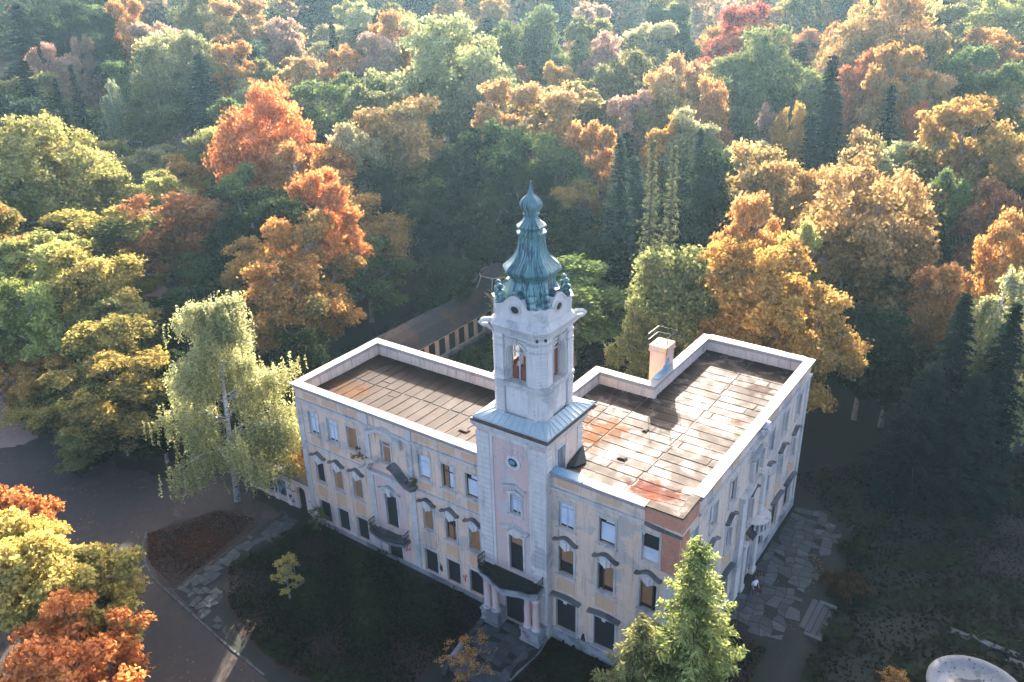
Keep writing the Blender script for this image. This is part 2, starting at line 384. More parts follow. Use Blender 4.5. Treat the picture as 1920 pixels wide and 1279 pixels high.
# kerb stones along the drive
kb = empty('drive_kerb', (-33, -13.6, 0)); tag(kb, 'low stone kerb edging the drive beside the front garden', 'kerb')
kp = [(-46.3, -9.5), (-44.6, -11.0), (-42.5, -12.1), (-40, -12.9), (-37.4, -13.2), (-33.1, -13.7), (-29, -14.15), (-24.4, -14.5)]
for a, c in zip(kp, kp[1:]):
    L = math.dist(a, c); n = max(1, int(L / 1.0)); ang = math.atan2(c[1] - a[1], c[0] - a[0])
    for j in range(n):
        t = (j + .5) / n; px, py = a[0] + (c[0] - a[0]) * t + 33, a[1] + (c[1] - a[1]) * t + 13.6
        b = MB(); b.box(-L / n * .47, L / n * .47, -.08, .08, -.1, .07)
        o = b.build('kerb_stone', M['flag'], kb); o.location = (px, py, 0); o.rotation_euler = (0, 0, ang + R_.uniform(-.02, .02))

# ------------------------------------------------------------------ the manor house
HL, HR_ = 14.0, 14.64
XL, XT0, XT1, XG, XE = -34.97, -15.2, -9.5, -14.37, -9.46
DL, DN, DR = 10.07, 14.74, 25.46
house = empty('manor_house', (0, 0, 0))
tag(house, 'derelict three storey manor house with a green copper tower and flat roofs', 'building')
FRONT = lambda s, d, z: (s, -d, z)
RIGHT = lambda s, d, z: (d, s, z)
TOWER = lambda s, d, z: (s, -.6 - d, z)

def wall(s0, s1, z0, z1, ops, Mf, mat, depth=.32, name='wall'):
    b = MB()
    xs = sorted({s0, s1} | {o[0] for o in ops} | {o[1] for o in ops}); zs = sorted({z0, z1} | {o[2] for o in ops} | {o[3] for o in ops})
    for i in range(len(xs) - 1):
        for j in range(len(zs) - 1):
            mx, mz = (xs[i] + xs[i + 1]) / 2, (zs[j] + zs[j + 1]) / 2
            if any(o[0] < mx < o[1] and o[2] < mz < o[3] for o in ops): continue
            b.add([Mf(xs[i], 0, zs[j]), Mf(xs[i + 1], 0, zs[j]), Mf(xs[i + 1], 0, zs[j + 1]), Mf(xs[i], 0, zs[j + 1])], [(0, 1, 2, 3)])
    for (a, c, e, f) in ops:
        q = [(a, e), (c, e), (c, f), (a, f)]
        for k in range(4):
            p0, p1 = q[k], q[(k + 1) % 4]
            b.add([Mf(p0[0], 0, p0[1]), Mf(p1[0], 0, p1[1]), Mf(p1[0], -depth, p1[1]), Mf(p0[0], -depth, p0[1])], [(0, 1, 2, 3)])
    return b.build(name, mat, house)

def eyebrow(c, w, z, rise, n=12):
    out = []
    for i in range(n + 1):
        t = -1 + 2 * i / n; out.append((c + t * w, z + rise * (.5 + .5 * math.cos(math.pi * t)) + .05 * abs(t) ** 6))
    return out
def hood(Mf, c, w, z, rise, parent, th=.13, dep=.34, mat='trim_dark'):
    b = MB(); top = eyebrow(c, w, z, rise); bot = [(a, q - th) for a, q in top]
    b.strip(top, bot, .0, dep, Mf)
    bot2 = [(a, q - th - .09) for a, q in top]; b.strip([(a, q - th - .003) for a, q in top], bot2, .0, dep * .55, Mf)
    return b.build('hood', M[mat], parent)
def slab_hood(Mf, c, w, z, parent):
    b = MB(); top = [(c - w, z - .05), (c - w * .3, z + .08), (c + w * .3, z + .08), (c + w, z - .05)]
    b.strip(top, [(a, q - .17) for a, q in top], 0, .40, Mf); return b.build('hood', M['trim_dark'], parent)

def window(Mf, c, z0, z1, w, kind, style='', tr=None, parent=None):
    a0, a1 = c - w / 2, c + w / 2; t = .15; tm = M[tr or 'trim']
    b = MB(); b.box(a0 - t, a0, -.02, .06, z0 - .02, z1 + t, Mf); b.box(a1, a1 + t, -.02, .06, z0 - .02, z1 + t, Mf)
    b.box(a0, a1, -.02, .06, z1, z1 + t, Mf)
    win = b.build('window', tm, parent or house)
    if 'nosill' not in style:
        b = MB(); b.box(a0 - t - .06, a1 + t + .06, -.02, .16, z0 - .14, z0 - .021, Mf); b.build('sill', tm, win)
    h = z1 - z0; r = R_
    d0, d1 = -.26, -.22
    def pane(name, m, x0, x1, y0, y1, dd=0.0):
        b = MB(); b.box(x0, x1, d0 + dd, d1 + dd, y0, y1, Mf); return b.build(name, M[m], win)
    def bars(vs, hs, m='frame', th=.04):
        b = MB()
        for v in vs: b.box(v - th, v + th, d1 + .004, d1 + .05, z0, z1, Mf)
        for q in hs: b.box(a0, a1, d1 + .004, d1 + .056, q - th, q + th, Mf)
        b.box(a0, a0 + .07, d1 + .004, d1 + .06, z0, z1, Mf); b.box(a1 - .07, a1, d1 + .004, d1 + .06, z0, z1, Mf)
        b.build('sash', M[m], win)
    # near-black sheet painted in place of the unlit room
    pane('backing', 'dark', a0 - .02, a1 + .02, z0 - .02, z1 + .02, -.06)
    if kind == 'white':
        pane('pane', 'sheet', a0, a1, z0 + .14, z1 - r.uniform(.05, .3)); bars([c + r.uniform(-.03, .03)], [z0 + h * .70]); pane('gap', 'dark', a0 + .05, a1 - .05, z0, z0 + .13)
    elif kind == 'whitebar':
        pane('pane', 'sheet', a0, a1, z0 + .16, z0 + h * .72); pane('pane', 'sheet', a0 + w * .35, a1, z0 + h * .76, z1 - .05); bars([c] if r.random() < .5 else [], [z0 + h * .74], 'wood', .035)
    elif kind == 'whiteplain':
        pane('pane', 'sheet', a0, a1, z0 + .12, z1 - .06); bars([], [z0 + h * .68])
    elif kind == 'curtain':
        pane('pane', 'sheet', a0 + w * .42, a1, z0 + .1, z1 - .12); pane('curtain', 'board', a0 + w * .1, a0 + w * .36, z0 + .05, z1 - .05, -.02); bars([c], [z0 + h * .66], 'wood', .035)
    elif kind == 'half':
        pane('pane', 'sheet', a0, a1, z0, z0 + h * .42)
    elif kind == 'wood':
        k = 3; ww = w / k
        for i in range(k):
            b = MB(); b.box(a0 + i * ww + .008, a0 + (i + 1) * ww - .008, d0, d1 + r.uniform(-.01, .012), z0 + .02, z1 - .02, Mf); b.build('board', M['board'], win)
    elif kind == 'woodbar':
        for i in range(3):
            ww = w / 3; b = MB(); b.box(a0 + i * ww + .008, a0 + (i + 1) * ww - .008, d0, d1 + r.uniform(-.01, .012), z0 + .05, z1 - .05, Mf); b.build('board', M['board'], win)
        bars([], [z0 + h * .72])
    elif kind == 'woodtop':
        for i in range(2):
            ww = w / 2; b = MB(); b.box(a0 + i * ww + .01, a0 + (i + 1) * ww - .01, d0, d1, z0 + h * .42, z1 - .03, Mf); b.build('board', M['board'], win)
        bars([], [], 'wood')
    elif kind == 'woodright':
        b = MB(); b.box(a0 + w * .32, a1 - .05, d0, d1, z0 + h * .18, z1 - .03, Mf); b.build('board', M['board'], win); bars([a0 + w * .28], [], 'wood')
    elif kind == 'woodleft':
        b = MB(); b.box(a0 + .03, a0 + w * .68, d0, d1, z0 + h * .14, z1 - .03, Mf); b.build('board', M['board'], win); bars([a0 + w * .72], [], 'wood')
    elif kind == 'broken':
        b = MB(); b.add([Mf(a0 + .1, d1, z0 + .15), Mf(a1 - .35, d1, z0 + .1), Mf(a1 - .2, d1, z0 + h * .62), Mf(a0 + .15, d1, z0 + h * .7)], [(0, 1, 2, 3)]); b.build('board', M['board'], win); bars([c + .1], [z0 + h * .66], 'wood')
    elif kind == 'dark':
        pane('shutter', 'dark', a0, a1, z0, z1, .05)
    elif kind == 'glass':
        pane('pane', 'glass', a0, a1, z0 + .1, z1 - .1); bars([c], [z0 + h * .68])
    if 'arch' in style:
        rise = .42; hood(Mf, c, w / 2 + .34, z1 + .62, rise, win)
        b = MB(); b.strip([(c - .42, z1 + .50), (c - .2, z1 + .84), (c + .2, z1 + .84), (c + .42, z1 + .50)], [(c - .34, z1 + .02), (c - .17, z1 - .08), (c + .17, z1 - .08), (c + .34, z1 + .02)], .062, .16, Mf)
        b.strip([(c - .14, z1 + .62), (c + .14, z1 + .62)], [(c - .09, z1 - .14), (c + .09, z1 - .14)], .16, .23, Mf)
        b.build('keystone', M['white'], win)
    if 'slab' in style:
        slab_hood(Mf, c, w / 2 + .42, z1 + .55, win)
        b = MB(); b.strip([(c - .2, z1 + .36), (c + .2, z1 + .36)], [(c - .12, z1 - .1), (c + .12, z1 - .1)], .062, .17, Mf); b.build('keystone', M['white'], win)
    return win
def inset(Mf, s0, s1, z0, z1, m='panel'):
    b = MB(); b.box(s0, s1, -.02, .02, z0, z1, Mf); o = b.build('wall_panel', M[m], house)
    b = MB(); t = .06
    b.box(s0 - t, s1 + t, -.02, .045, z1 + .001, z1 + t, Mf); b.box(s0 - t, s1 + t, -.02, .045, z0 - t, z0 - .001, Mf); b.box(s0 - t, s0 - .001, -.02, .042, z0, z1, Mf); b.box(s1 + .001, s1 + t, -.02, .042, z0, z1, Mf)
    b.build('panel_moulding', M['plaster_light'], o)
def band(Mf, s0, s1, z0, z1, d, m='trim', name='cornice'):
    b = MB(); h = z1 - z0
    b.strip([(s0, z1), (s1, z1)], [(s0, z0 + h * .45), (s1, z0 + h * .45)], 0, d, Mf); b.strip([(s0, z0 + h * .45 - .002), (s1, z0 + h * .45 - .002)], [(s0, z0), (s1, z0)], 0, d * .55, Mf)
    return b.build(name, M[m], house)
def pilaster(Mf, s0, s1, z0, z1, d, m='quoin', row=.36, name='pilaster'):
    b = MB(); z = z0; k = 0
    while z < z1 - .02:
        e = min(z1, z + row); b.box(s0 + .015, s1 - .015, 0, d - .035, z, e, Mf); b.box(s0, s1, 0, d, z + .03, e - .03, Mf); z = e; k += 1
    o = b.build(name, M[m], house); return o

# --- front, left section
colsL = [-33.1, -30.88, -28.58, -24.9, -20.95, -18.66, -16.38]
k3 = ['white', 'white', 'wood', 'woodbar', 'whiteplain', 'curtain', 'whitebar']
k2 = ['dark', 'wood', 'wood', 'dark', 'wood', 'broken', 'wood']
ops = []; wins = []
for i, c in enumerate(colsL):
    if i != 3:
        ops += [(c - .57, c + .57, 9.6, 11.75), (c - .52, c + .52, 4.78, 6.85), (c - .67, c + .67, .55, 2.8)]
        wins += [(c, 9.6, 11.75, 1.14, k3[i], ''), (c, 4.78, 6.85, 1.04, k2[i], 'arch'), (c, .55, 2.8, 1.34, 'dark', 'nosill')]
    else:
        ops += [(c - .52, c + .52, 9.7, 11.65), (c - .64, c + .64, 3.4, 6.6), (c - .78, c + .78, .15, 2.35)]
        wins += [(c, 9.7, 11.65, 1.04, 'woodbar', ''), (c, 3.4, 6.6, 1.28, 'dark', 'nosill'), (c, .15, 2.35, 1.56, 'dark', 'nosill')]
wall(XL, XT0 + .1, 0, 13.62, ops, FRONT, M['plaster'])
for q in wins: window(FRONT, *q)
for i, c in enumerate(colsL):
    if i != 3:
        inset(FRONT, c - .55, c + .55, 8.62, 9.28); inset(FRONT, c - .58, c + .58, 3.25, 4.35)
        inset(FRONT, c - .8, c + .8, 12.86, 13.42)
        b = MB(); b.box(c - .85, c + .85, 0, .09, 2.98, 3.08, FRONT); b.build('lintel_band', M['plaster_light'], house)
b = MB(); b.box(-26.4, -23.2, .0, .02, .6, 8.0, FRONT); bay = None
for s0, s1 in ((-26.42, -25.72), (-24.08, -23.2)):
    b = MB(); b.box(s0, s1, 0, .025, .55, 8.1, FRONT); b.build('wall_panel', M['pink'], house)
b = MB(); b.box(-25.72, -24.08, 0, .025, 6.95, 8.1, FRONT); b.build('wall_panel', M['pink'], house)
band(FRONT, XL, -27.2, 12.40, 12.72, .2); band(FRONT, -27.2, -26.55, 12.40, 12.72, .30); band(FRONT, -26.55, -22.7, 12.40, 12.72, .2); band(FRONT, -22.7, -22.05, 12.40, 12.72, .30); band(FRONT, -22.05, XT0, 12.40, 12.72, .2)
band(FRONT, XL + .02, -27.2, 8.18, 8.45, .16, 'trim', 'belt_course'); band(FRONT, -22.05, XT0, 8.18, 8.45, .16, 'trim', 'belt_course')
band(FRONT, -27.3, -21.95, 8.16, 8.62, .42, 'trim', 'belt_course')
for s0 in (-27.17, -22.68):
    pilaster(FRONT, s0, s0 + .6, .5, 12.39, .12, 'trim', .9); b = MB(); b.box(s0 - .03, s0 + .63, 0, .13, 12.73, 13.62, FRONT); b.build('pilaster_cap', M['trim'], house)
pilaster(FRONT, XL, XL + .62, .5, 12.39, .10, 'trim', .9)
b = MB(); b.box(XL - .05, XT0, 0, .10, 0, .42, FRONT); b.build('plinth', M['stone'], house)
# broken pediment of the bay: two scrolled arms and the curved hood above the middle window
def arm(pts, wd, dep, name='pediment_arm', m='trim_dark'):
    b = MB(); b.strip(pts, [(a, q - wd) for a, q in pts], .0, dep, FRONT); b.strip([(a, q - wd - .003) for a, q in pts], [(a, q - wd - .16) for a, q in pts], 0, dep * .6, FRONT); return b.build(name, M[m], house)
arm([(-27.5, 8.72), (-27.0, 8.82), (-26.6, 9.15), (-26.25, 9.72), (-25.9, 10.02), (-25.62, 9.98)], .20, .75, m='trim')
arm([(-24.2, 10.0), (-23.9, 9.98), (-23.5, 9.65), (-23.0, 9.15), (-22.5, 8.80), (-21.8, 8.70)], .20, .85)
h_ = hood(FRONT, -24.85, 1.75, 12.35, .62, house, .26, .55, 'trim')
b = MB(); b.strip([(-23.45, 12.3), (-23.2, 12.2), (-23.05, 11.7)], [(-23.45, 11.9), (-23.3, 11.6), (-23.15, 11.5)], 0, .35, FRONT); b.build('scroll', M['trim'], house)
hood(FRONT, -24.95, 1.15, 7.05, .5, house, .16, .32, 'trim')
b = MB(); b.strip([(-25.25, 7.3), (-24.65, 7.3)], [(-25.1, 6.5), (-24.8, 6.5)], .0, .2, FRONT); b.build('keystone', M['white'], house)
# bay balcony with iron railing
bal = empty('bay_balcony', (0, 0, 0)); bal.parent = house
def bowed(x0, x1, d, n=12, k=.35):
    return [(x0 + (x1 - x0) * i / n, d * (1 - k + k * math.sin(math.pi * i / n)) if 0 < i < n else d * (1 - k)) for i in range(n + 1)]
P = [(-27.0, 0)] + [(a, -q) for a, q in bowed(-27.0, -23.1, 1.25)] + [(-23.1, 0)]
b = MB(); b.prism(P, 2.62, 2.84); b.prism([(x * .9 - 2.505, y * .82) for x, y in P], 2.42, 2.618); b.build('slab', M['trim_dark'], bal)
def railing(path, z0, h, parent, post=.14):
    b = MB(); 
    for zz in (z0 + .07, z0 + h): b.tube([(x, y, zz) for x, y in path], .04, 4)
    for (x1, y1), (x2, y2) in zip(path, path[1:]):
        L = math.hypot(x2 - x1, y2 - y1); n = max(1, int(L / post))
        for i in range(n):
            t = i / n; x, y = x1 + (x2 - x1) * t, y1 + (y2 - y1) * t
            b.tube([(x, y, z0 + .05), (x + R_.uniform(-.03, .03), y, z0 + h)], .022, 3)
            if i % 2 == 0:
                q = [(x + .09 * math.cos(a) * (x2 - x1) / max(L, .01), y + .09 * math.cos(a) * (y2 - y1) / max(L, .01), z0 + h * .55 + .16 * math.sin(a)) for a in [k * math.pi / 3 for k in range(7)]]
                b.tube(q, .02, 3)
    o = b.build('railing', M['iron'], parent); o['kind'] = 'stuff'; return o
railing([(-26.9, -.05)] + [(a * .985 - .37, -q * .95) for a, q in bowed(-27.0, -23.1, 1.25)] + [(-23.2, -.05)], 2.84, .95, bal)
# tag-like scribbles on the ground floor
def scribble(Mf, s, z, w, h, m, parent, seed, n=9, th=.035):
    r = random.Random(seed); b = MB(); pts = []
    for i in range(n): pts.append((s + w * i / (n - 1), z + h * (r.random() - .5) * 2 * (1 if i % 2 else -1)))
    d = [Mf(a, .03, q) for a, q in pts]; b.tube(d, th, 4); b.build('graffiti', M[m], parent)
scribble(FRONT, -34.75, 1.3, .45, .5, 'paint_red', house, 1); scribble(FRONT, -23.9, 1.9, .7, .5, 'paint_red', house, 2, 11); scribble(FRONT, -17.75, 1.6, .35, .4, 'paint_red', house, 3)
scribble(FRONT, -20.2, 1.5, .35, .45, 'paint_black', house, 4); scribble(FRONT, -6.95, 1.2, .3, .5, 'paint_black', house, 5, 12, .05)
b = MB(); b.prism([(-34.05, .75), (-33.55, .68), (-33.5, 1.05), (-33.8, 1.3), (-34.05, 1.15)], .17, .19, lambda x, z, d: (x, d, z)); b.build('graffiti', M['paint_teal'], house)

# --- front, right section
colsR = [-8.28, -5.15, -2.0]
ops = []; wins = []
for i, c in enumerate(colsR):
    ops += [(c - .6, c + .6, 10.3, 12.55), (c - .6, c + .6, 6.28, 8.64), (c - .82, c + .82, 1.18, 3.86)]
    wins += [(c, 10.3, 12.55, 1.2, ['white', 'whitebar', 'half'][i], ''), (c, 6.28, 8.64, 1.2, ['woodtop', 'woodright', 'woodleft'][i], 'arch'), (c, 1.18, 3.86, 1.64, 'dark', 'slab')]
wall(XT1 - .1, 0, 0, 14.28, ops, FRONT, M['plaster'])
for q in wins: window(FRONT, *q)
for c in colsR: inset(FRONT, c - .75, c + .75, 4.75, 5.85)
for s0, s1 in ((-8.9, -7.3), (-5.95, -4.3)): inset(FRONT, s0, s1, 13.62, 14.08)
band(FRONT, XT1, -2.45, 13.12, 13.44, .2)
b = MB(); b.strip([(-2.45, 13.40), (-1.7, 13.34), (-1.0, 13.26), (.1, 13.22)], [(-2.45, 13.20), (-1.7, 13.12), (-1.0, 13.12), (.1, 13.12)], 0, .2, FRONT); b.build('cornice', M['trim_dark'], house)
b = MB(); b.box(XT1, .06, 0, .12, 0, 1.02, FRONT); b.build('plinth', M['stone'], house)
b = MB(); b.box(-1.32, -.03, .001, .025, 10.0, 13.11, FRONT); b.box(-2.5, -.03, .001, .03, 13.45, 14.27, FRONT); b.build('bare_brickwork', M['brick'], house)
b = MB(); b.box(.03, 1.3, .001, .025, 10.0, 13.02, RIGHT); b.box(.03, 2.6, .001, .03, 13.3, 14.27, RIGHT); b.build('bare_brickwork', M['brick'], house)
b = MB(); b.box(-.9, -.0, .002, .06, 1.02, 9.98, FRONT); b.build('corner_strip', M['quoin'], house)

# --- right facade
colsS = [2.1, 5.42, 8.8, 13.35, 16.6, 19.85, 23.1]
ops = []; wins = []
for i, c in enumerate(colsS):
    if i == 3:
        ops += [(c - .52, c + .52, 10.1, 12.1), (c - .5, c + .5, 5.9, 8.2), (c - .85, c + .85, -.0, 4.3)]
        wins += [(c, 10.1, 12.1, 1.04, 'glass', ''), (c, 5.9, 8.2, 1.0, 'glass', 'arch')]
    else:
        ops += [(c - .56, c + .56, 10.4, 12.45), (c - .55, c + .55, 6.3, 8.5), (c - .8, c + .8, 1.1, 3.8)]
        wins += [(c, 10.4, 12.45, 1.12, ['white', 'white', 'whitebar', '', 'glass', 'glass', 'glass'][i], ''), (c, 6.3, 8.5, 1.1, ['glass', 'white', 'glass', '', 'white', 'glass', 'white'][i], 'arch'), (c, 1.1, 3.8, 1.6, 'dark', 'slab')]
wall(0, DR, 0, 14.28, ops, RIGHT, M['plaster_light'])
for q in wins: window(RIGHT, *q)
for i, c in enumerate(colsS):
    if i != 3: inset(RIGHT, c - .7, c + .7, 4.75, 5.85)
    if i not in (0, 3): inset(RIGHT, c - .75, c + .75, 13.55, 14.08)
band(RIGHT, 2.6, 11.4, 13.05, 13.4, .2); band(RIGHT, 11.4, 15.3, 13.05, 13.4, .34); band(RIGHT, 15.3, DR, 13.05, 13.4, .2)
b = MB(); b.box(0.0, 12.2, 0, .12, 0, .9, RIGHT); b.box(14.5, DR + .04, 0, .12, 0, .9, RIGHT); b.build('plinth', M['stone'], house)
pilaster(RIGHT, 10.6, 11.5, .0, 9.4, .32, 'quoin', .42); pilaster(RIGHT, 15.25, 15.9, 5.5, 9.4, .25, 'quoin', .42)
b = MB(); b.box(10.5, 11.6, 0, .45, 9.4, 9.75, RIGHT); b.build('capital', M['trim'], house)
pilaster(RIGHT, DR - .6, DR, .9, 13.04, .10, 'trim', .9)
for s0 in (12.0, 14.55):
    b = MB()
    for k in range(4): b.box(s0 + k * .17, s0 + k * .17 + .13, 0, .34, .35, 4.2, RIGHT)
    b.box(s0 - .03, s0 + .67, 0, .28, .35, 4.2, RIGHT); b.box(s0 - .08, s0 + .72, 0, .42, 0, .35, RIGHT); b.box(s0 - .08, s0 + .72, 0, .42, 4.2, 4.5, RIGHT); b.build('portal_pilaster', M['quoin'], house)
b = MB(); b.box(12.5, 14.2, -.3, -.26, 0, 4.3, RIGHT); b.build('portal_door', M['dark'], house)
def RIGHTC(x, y, z): return (x, y, z)
cons = [(0, 13.6)] + [(1.15 * math.sin(math.pi * i / 10), 15.0 - 1.35 * math.cos(math.pi * i / 10)) for i in range(11)] + [(0, 16.4)]
b = MB(); b.prism(cons, 4.52, 4.75); b.prism([(x * .75, 15 + (y - 15) * .75) for x, y in cons], 4.1, 4.515); b.build('console', M['trim'], house)
b = MB()
for x, y in cons[1:-1]: b.lathe([(.07, 4.75), (.10, 4.95), (.05, 5.15), (.09, 5.35)], x * .92 + .02, 15 + (y - 15) * .92, ROUND[::2])
b.prism([(x * .98, 15 + (y - 15) * .98) for x, y in cons], 5.36, 5.46); o = b.build('balustrade', M['quoin'], house); o['kind'] = 'stuff'
b = MB(); b.add([(.05, 12.75, 5.2), (.05, 14.1, 5.2), (.6, 14.0, 4.62), (.6, 12.85, 4.62), (.05, 12.75, 5.12), (.05, 14.1, 5.12), (.6, 14.0, 4.54), (.6, 12.85, 4.54)], [(0, 1, 2, 3), (7, 6, 5, 4), (0, 3, 7, 4), (1, 2, 6, 5), (3, 2, 6, 7), (0, 1, 5, 4)]); b.build('canopy', M['slate'], house)
b = MB(); b.strip([(11.1, 9.75), (11.9, 9.95), (12.6, 10.0)], [(11.1, 9.45), (11.9, 9.6), (12.6, 9.75)], 0, .5, RIGHT); b.strip([(14.1, 9.95), (14.9, 9.9), (15.8, 9.6)], [(14.1, 9.7), (14.9, 9.55), (15.8, 9.3)], 0, .5, RIGHT); b.build('pediment_arm', M['trim'], house)
hood(RIGHT, 13.35, 1.2, 12.35, .5, house, .2, .45, 'trim')
for s0 in (12.15, 14.25): 
    b = MB(); b.strip([(s0, 11.9), (s0 + .4, 11.9)], [(s0 + .08, 10.3), (s0 + .3, 10.3)], 0, .28, RIGHT); b.build('scroll', M['trim'], house)
b = MB(); b.tube([(-.1, 13.9, 14.25), (.55, 13.9, 14.25)], [.42, .36], 12); b.tube([(.1, 13.45, 14.1), (.3, 13.45, 13.6)], [.2, .08], 6); b.build('crest', M['white'], house)

# --- remaining outer walls (left end, rear, courtyard sides)
def plainwall(p, q, h, mat='plaster_light'):
    b = MB(); b.add([(*p, 0), (*q, 0), (*q, h), (*p, h)], [(0, 1, 2, 3)]); b.build('wall', M[mat], house)
plainwall((XL, 0), (XL, DL), 13.62); plainwall((XL, DL), (XG, DL), 13.62); plainwall((XG, DL), (XG, DN), 14.28); plainwall((XG, DN), (XE, DN), 14.28); plainwall((XE, DN), (XE, DR), 14.28); plainwall((XE, DR), (0, DR), 14.28)

# --- parapets: outer face is the wall, inner face panelled, coping stones on top
def zl(x, y): return 12.70 + .25 * math.exp(-y / 3) + .006 * (x + 35)
def zr(x, y): return 13.42 + .55 * math.exp(-max(0, y) / 4.5) + .55 * sm(3.6, .4, math.hypot(x, y) * .8)
def parapet(p, q, inward, top, zf, thick=.38, pw=1.0, panels=True, skipc=(), extra=(0, 0)):
    """p->q along the outer face; inward = unit vector pointing to the roof"""
    p, q, n = Vector((*p, 0)), Vector((*q, 0)), Vector((*inward, 0)); t = (q - p); L = t.length; t.normalize()
    m = lambda s, d, z: tuple(p + t * s + n * d + Vector((0, 0, z)))
    b = MB(); b.box(0, L, .002, thick, 12.3, top - .36, m); b.build('parapet', M['parapet'], house)
    cnt = max(1, round(L / pw)); w_ = L / cnt
    if panels:
        for i in range(cnt):
            zz = zf(*(p + t * (i + .5) * w_ + n * .5).xy)
            b = MB(); b.box(i * w_ + .04, (i + 1) * w_ - .04, thick + .001, thick + .05 + R_.uniform(0, .012), zz - .1, top - .37, m); b.build('parapet_panel', M['parapet'], house)
    # coping
    cnt = max(1, round((L + extra[0] + extra[1]) / 1.9)); w_ = (L + extra[0] + extra[1]) / cnt
    for i in range(cnt):
        if i in skipc: continue
        a, c = -extra[0] + i * w_ + .006, -extra[0] + (i + 1) * w_ - .006; dz = R_.uniform(-.008, .008)
        b = MB(); b.box(a, c, -.25, thick + .17, top - .14 + dz, top + dz, m); b.box(a, c, -.14, thick + .09, top - .36, top - .141 + dz, m)
        b.build('coping_stone', M['coping'], house)
parapet((XL, 0), (XT0, 0), (0, 1), HL, zl, panels=False, extra=(.25, -.02))
parapet((XL, DL), (XL, .56), (1, 0), HL, zl, extra=(.25, -.02))
parapet((XL + .57, DL), (XG + .2, DL), (0, -1), HL, zl, extra=(-.01, .0))
parapet((XT1 + .02, 0), (-2.45, 0), (0, 1), HR_, zr, panels=False)
parapet((0, 2.6), (0, DR), (-1, 0), HR_, zr, extra=(0, .25))
parapet((-.57, DR), (XE, DR), (0, -1), HR_, zr, extra=(-.01, .25))
parapet((XE, DR - .57), (XE, DN + .25), (1, 0), HR_, zr, extra=(-.01, 0))
parapet((XE + .55, DN), (XG, DN), (0, -1), HR_, zr, extra=(0, .25))
parapet((XG, DN - .57), (XG, DL + .0), (1, 0), HR_, zr, extra=(-.01, 0))
# bare brick corner without coping; felt runs to the edge
b = MB(); b.box(-2.44, -.02, -.01, .5, 13.8, 14.5, lambda s, d, z: (s, d, z)); b.box(-.5, -.012, .502, 2.58, 13.8, 14.5); b.build('bare_brickwork', M['brick'], house)
b = MB(); b.box(-2.44, .06, -.06, .55, 14.505, 14.62); b.box(-.55, .06, .552, 2.58, 14.505, 14.62); b.build('roof_edge', M['felt_r'], house)
b = MB(); b.box(XT1 + .02, -7.0, -.27, .57, HR_ + .012, HR_ + .05); b.build('zinc_cover', M['zinc'], house)
b = MB(); b.box(XE + .45, -.6, DR - .3, DR + .27, HR_ + .012, HR_ + .04); b.build('zinc_cover', M['zinc'], house)
b = MB(); b.box(XE - .27, XE + .3, 15.4, 17.9, HR_ + .012, HR_ + .05); b.build('zinc_cover', M['zinc'], house)
b = MB(); b.box(-18.9, -16.4, .02, .42, HL + .012, HL + .03); b.build('coping_patch', M['brick'], house)
b = MB(); b.box(-31.5, -25.0, DL - .25, DL + .18, HL + .012, HL + .03); b.build('coping_patch', M['board'], house)

# --- flat roofs of felt sheets
def roof(poly_rects, zf, mat, along, pitch, seams, seed):
    r = random.Random(seed)
    for (x0, x1, y0, y1) in poly_rects:
        b = MB(); n = 8; V = []; F = []
        nx = ny = n
        for j in range(ny + 1):
            for i in range(nx + 1):
                x, y = x0 + (x1 - x0) * i / nx, y0 + (y1 - y0) * j / ny; V.append((x, y, zf(x, y)))
        for j in range(ny):
            for i in range(nx): F.append((j * (nx + 1) + i, j * (nx + 1) + i + 1, (j + 1) * (nx + 1) + i + 1, (j + 1) * (nx + 1) + i))
        b.add(V, F); b.build('roof', M['under'], house)
        L0, L1, S0, S1 = (x0, x1, y0, y1) if along == 'y' else (y0, y1, x0, x1)
        k = max(1, round((L1 - L0) / pitch)); wd = (L1 - L0) / k
        cuts = [S0] + [q for q in seams if S0 + .8 < q < S1 - .8] + [S1]
        for i in range(k):
            cuts = [S0] + [q + r.uniform(-.08, .08) for q in seams if S0 + .8 < q < S1 - .8] + ([r.uniform(S0 + 1, S1 - 1)] if r.random() < .45 else []) + [S1]; cuts.sort()
            for a, c in zip(cuts, cuts[1:]):
                if c - a < .3: continue
                a2, c2 = a + .03 + r.uniform(0, .05), c - .03 - r.uniform(0, .05)
                e0, e1 = L0 + i * wd + .03 + r.uniform(0, .035), L0 + (i + 1) * wd - .03 - r.uniform(0, .035)
                m = max(2, int((c2 - a2) / 1.2)); V = []; F = []; lift = .035 + r.uniform(0, .02)
                for j in range(m + 1):
                    s = a2 + (c2 - a2) * j / m; wob = r.uniform(-.028, .028)
                    for e in (e0 + wob, e1 + wob):
                        x, y = (e, s) if along == 'y' else (s, e); V.append((x, y, zf(x, y) + lift))
                b = MB(); base = len(V)
                F = [(2 * j, 2 * j + 1, 2 * j + 3, 2 * j + 2) for j in range(m)]
                V += [(x, y, z - .034) for x, y, z in V]
                F += [(2 * j, 2 * j + 2, base + 2 * j + 2, base + 2 * j) for j in range(m)] + [(2 * j + 1, base + 2 * j + 1, base + 2 * j + 3, 2 * j + 3) for j in range(m)] + [(0, 1, base + 1, base), (2 * m, base + 2 * m, base + 2 * m + 1, 2 * m + 1)]
                b.add(V, F); b.build('roof_sheet', mat, house)
roof([(XL + .40, XT0 + .02, .40, DL - .40)], zl, M['felt_l'], 'y', 1.0, [5.0], 3)
roof([(XT0 + .02, XG + .2, 4.0, DL - .40)], zl, M['felt_l'], 'y', .8, [5.0], 5)
roof([(XE, -.40, .40, DR - .40)], zr, M['felt_r'], 'x', 1.03, [-4.75], 4)
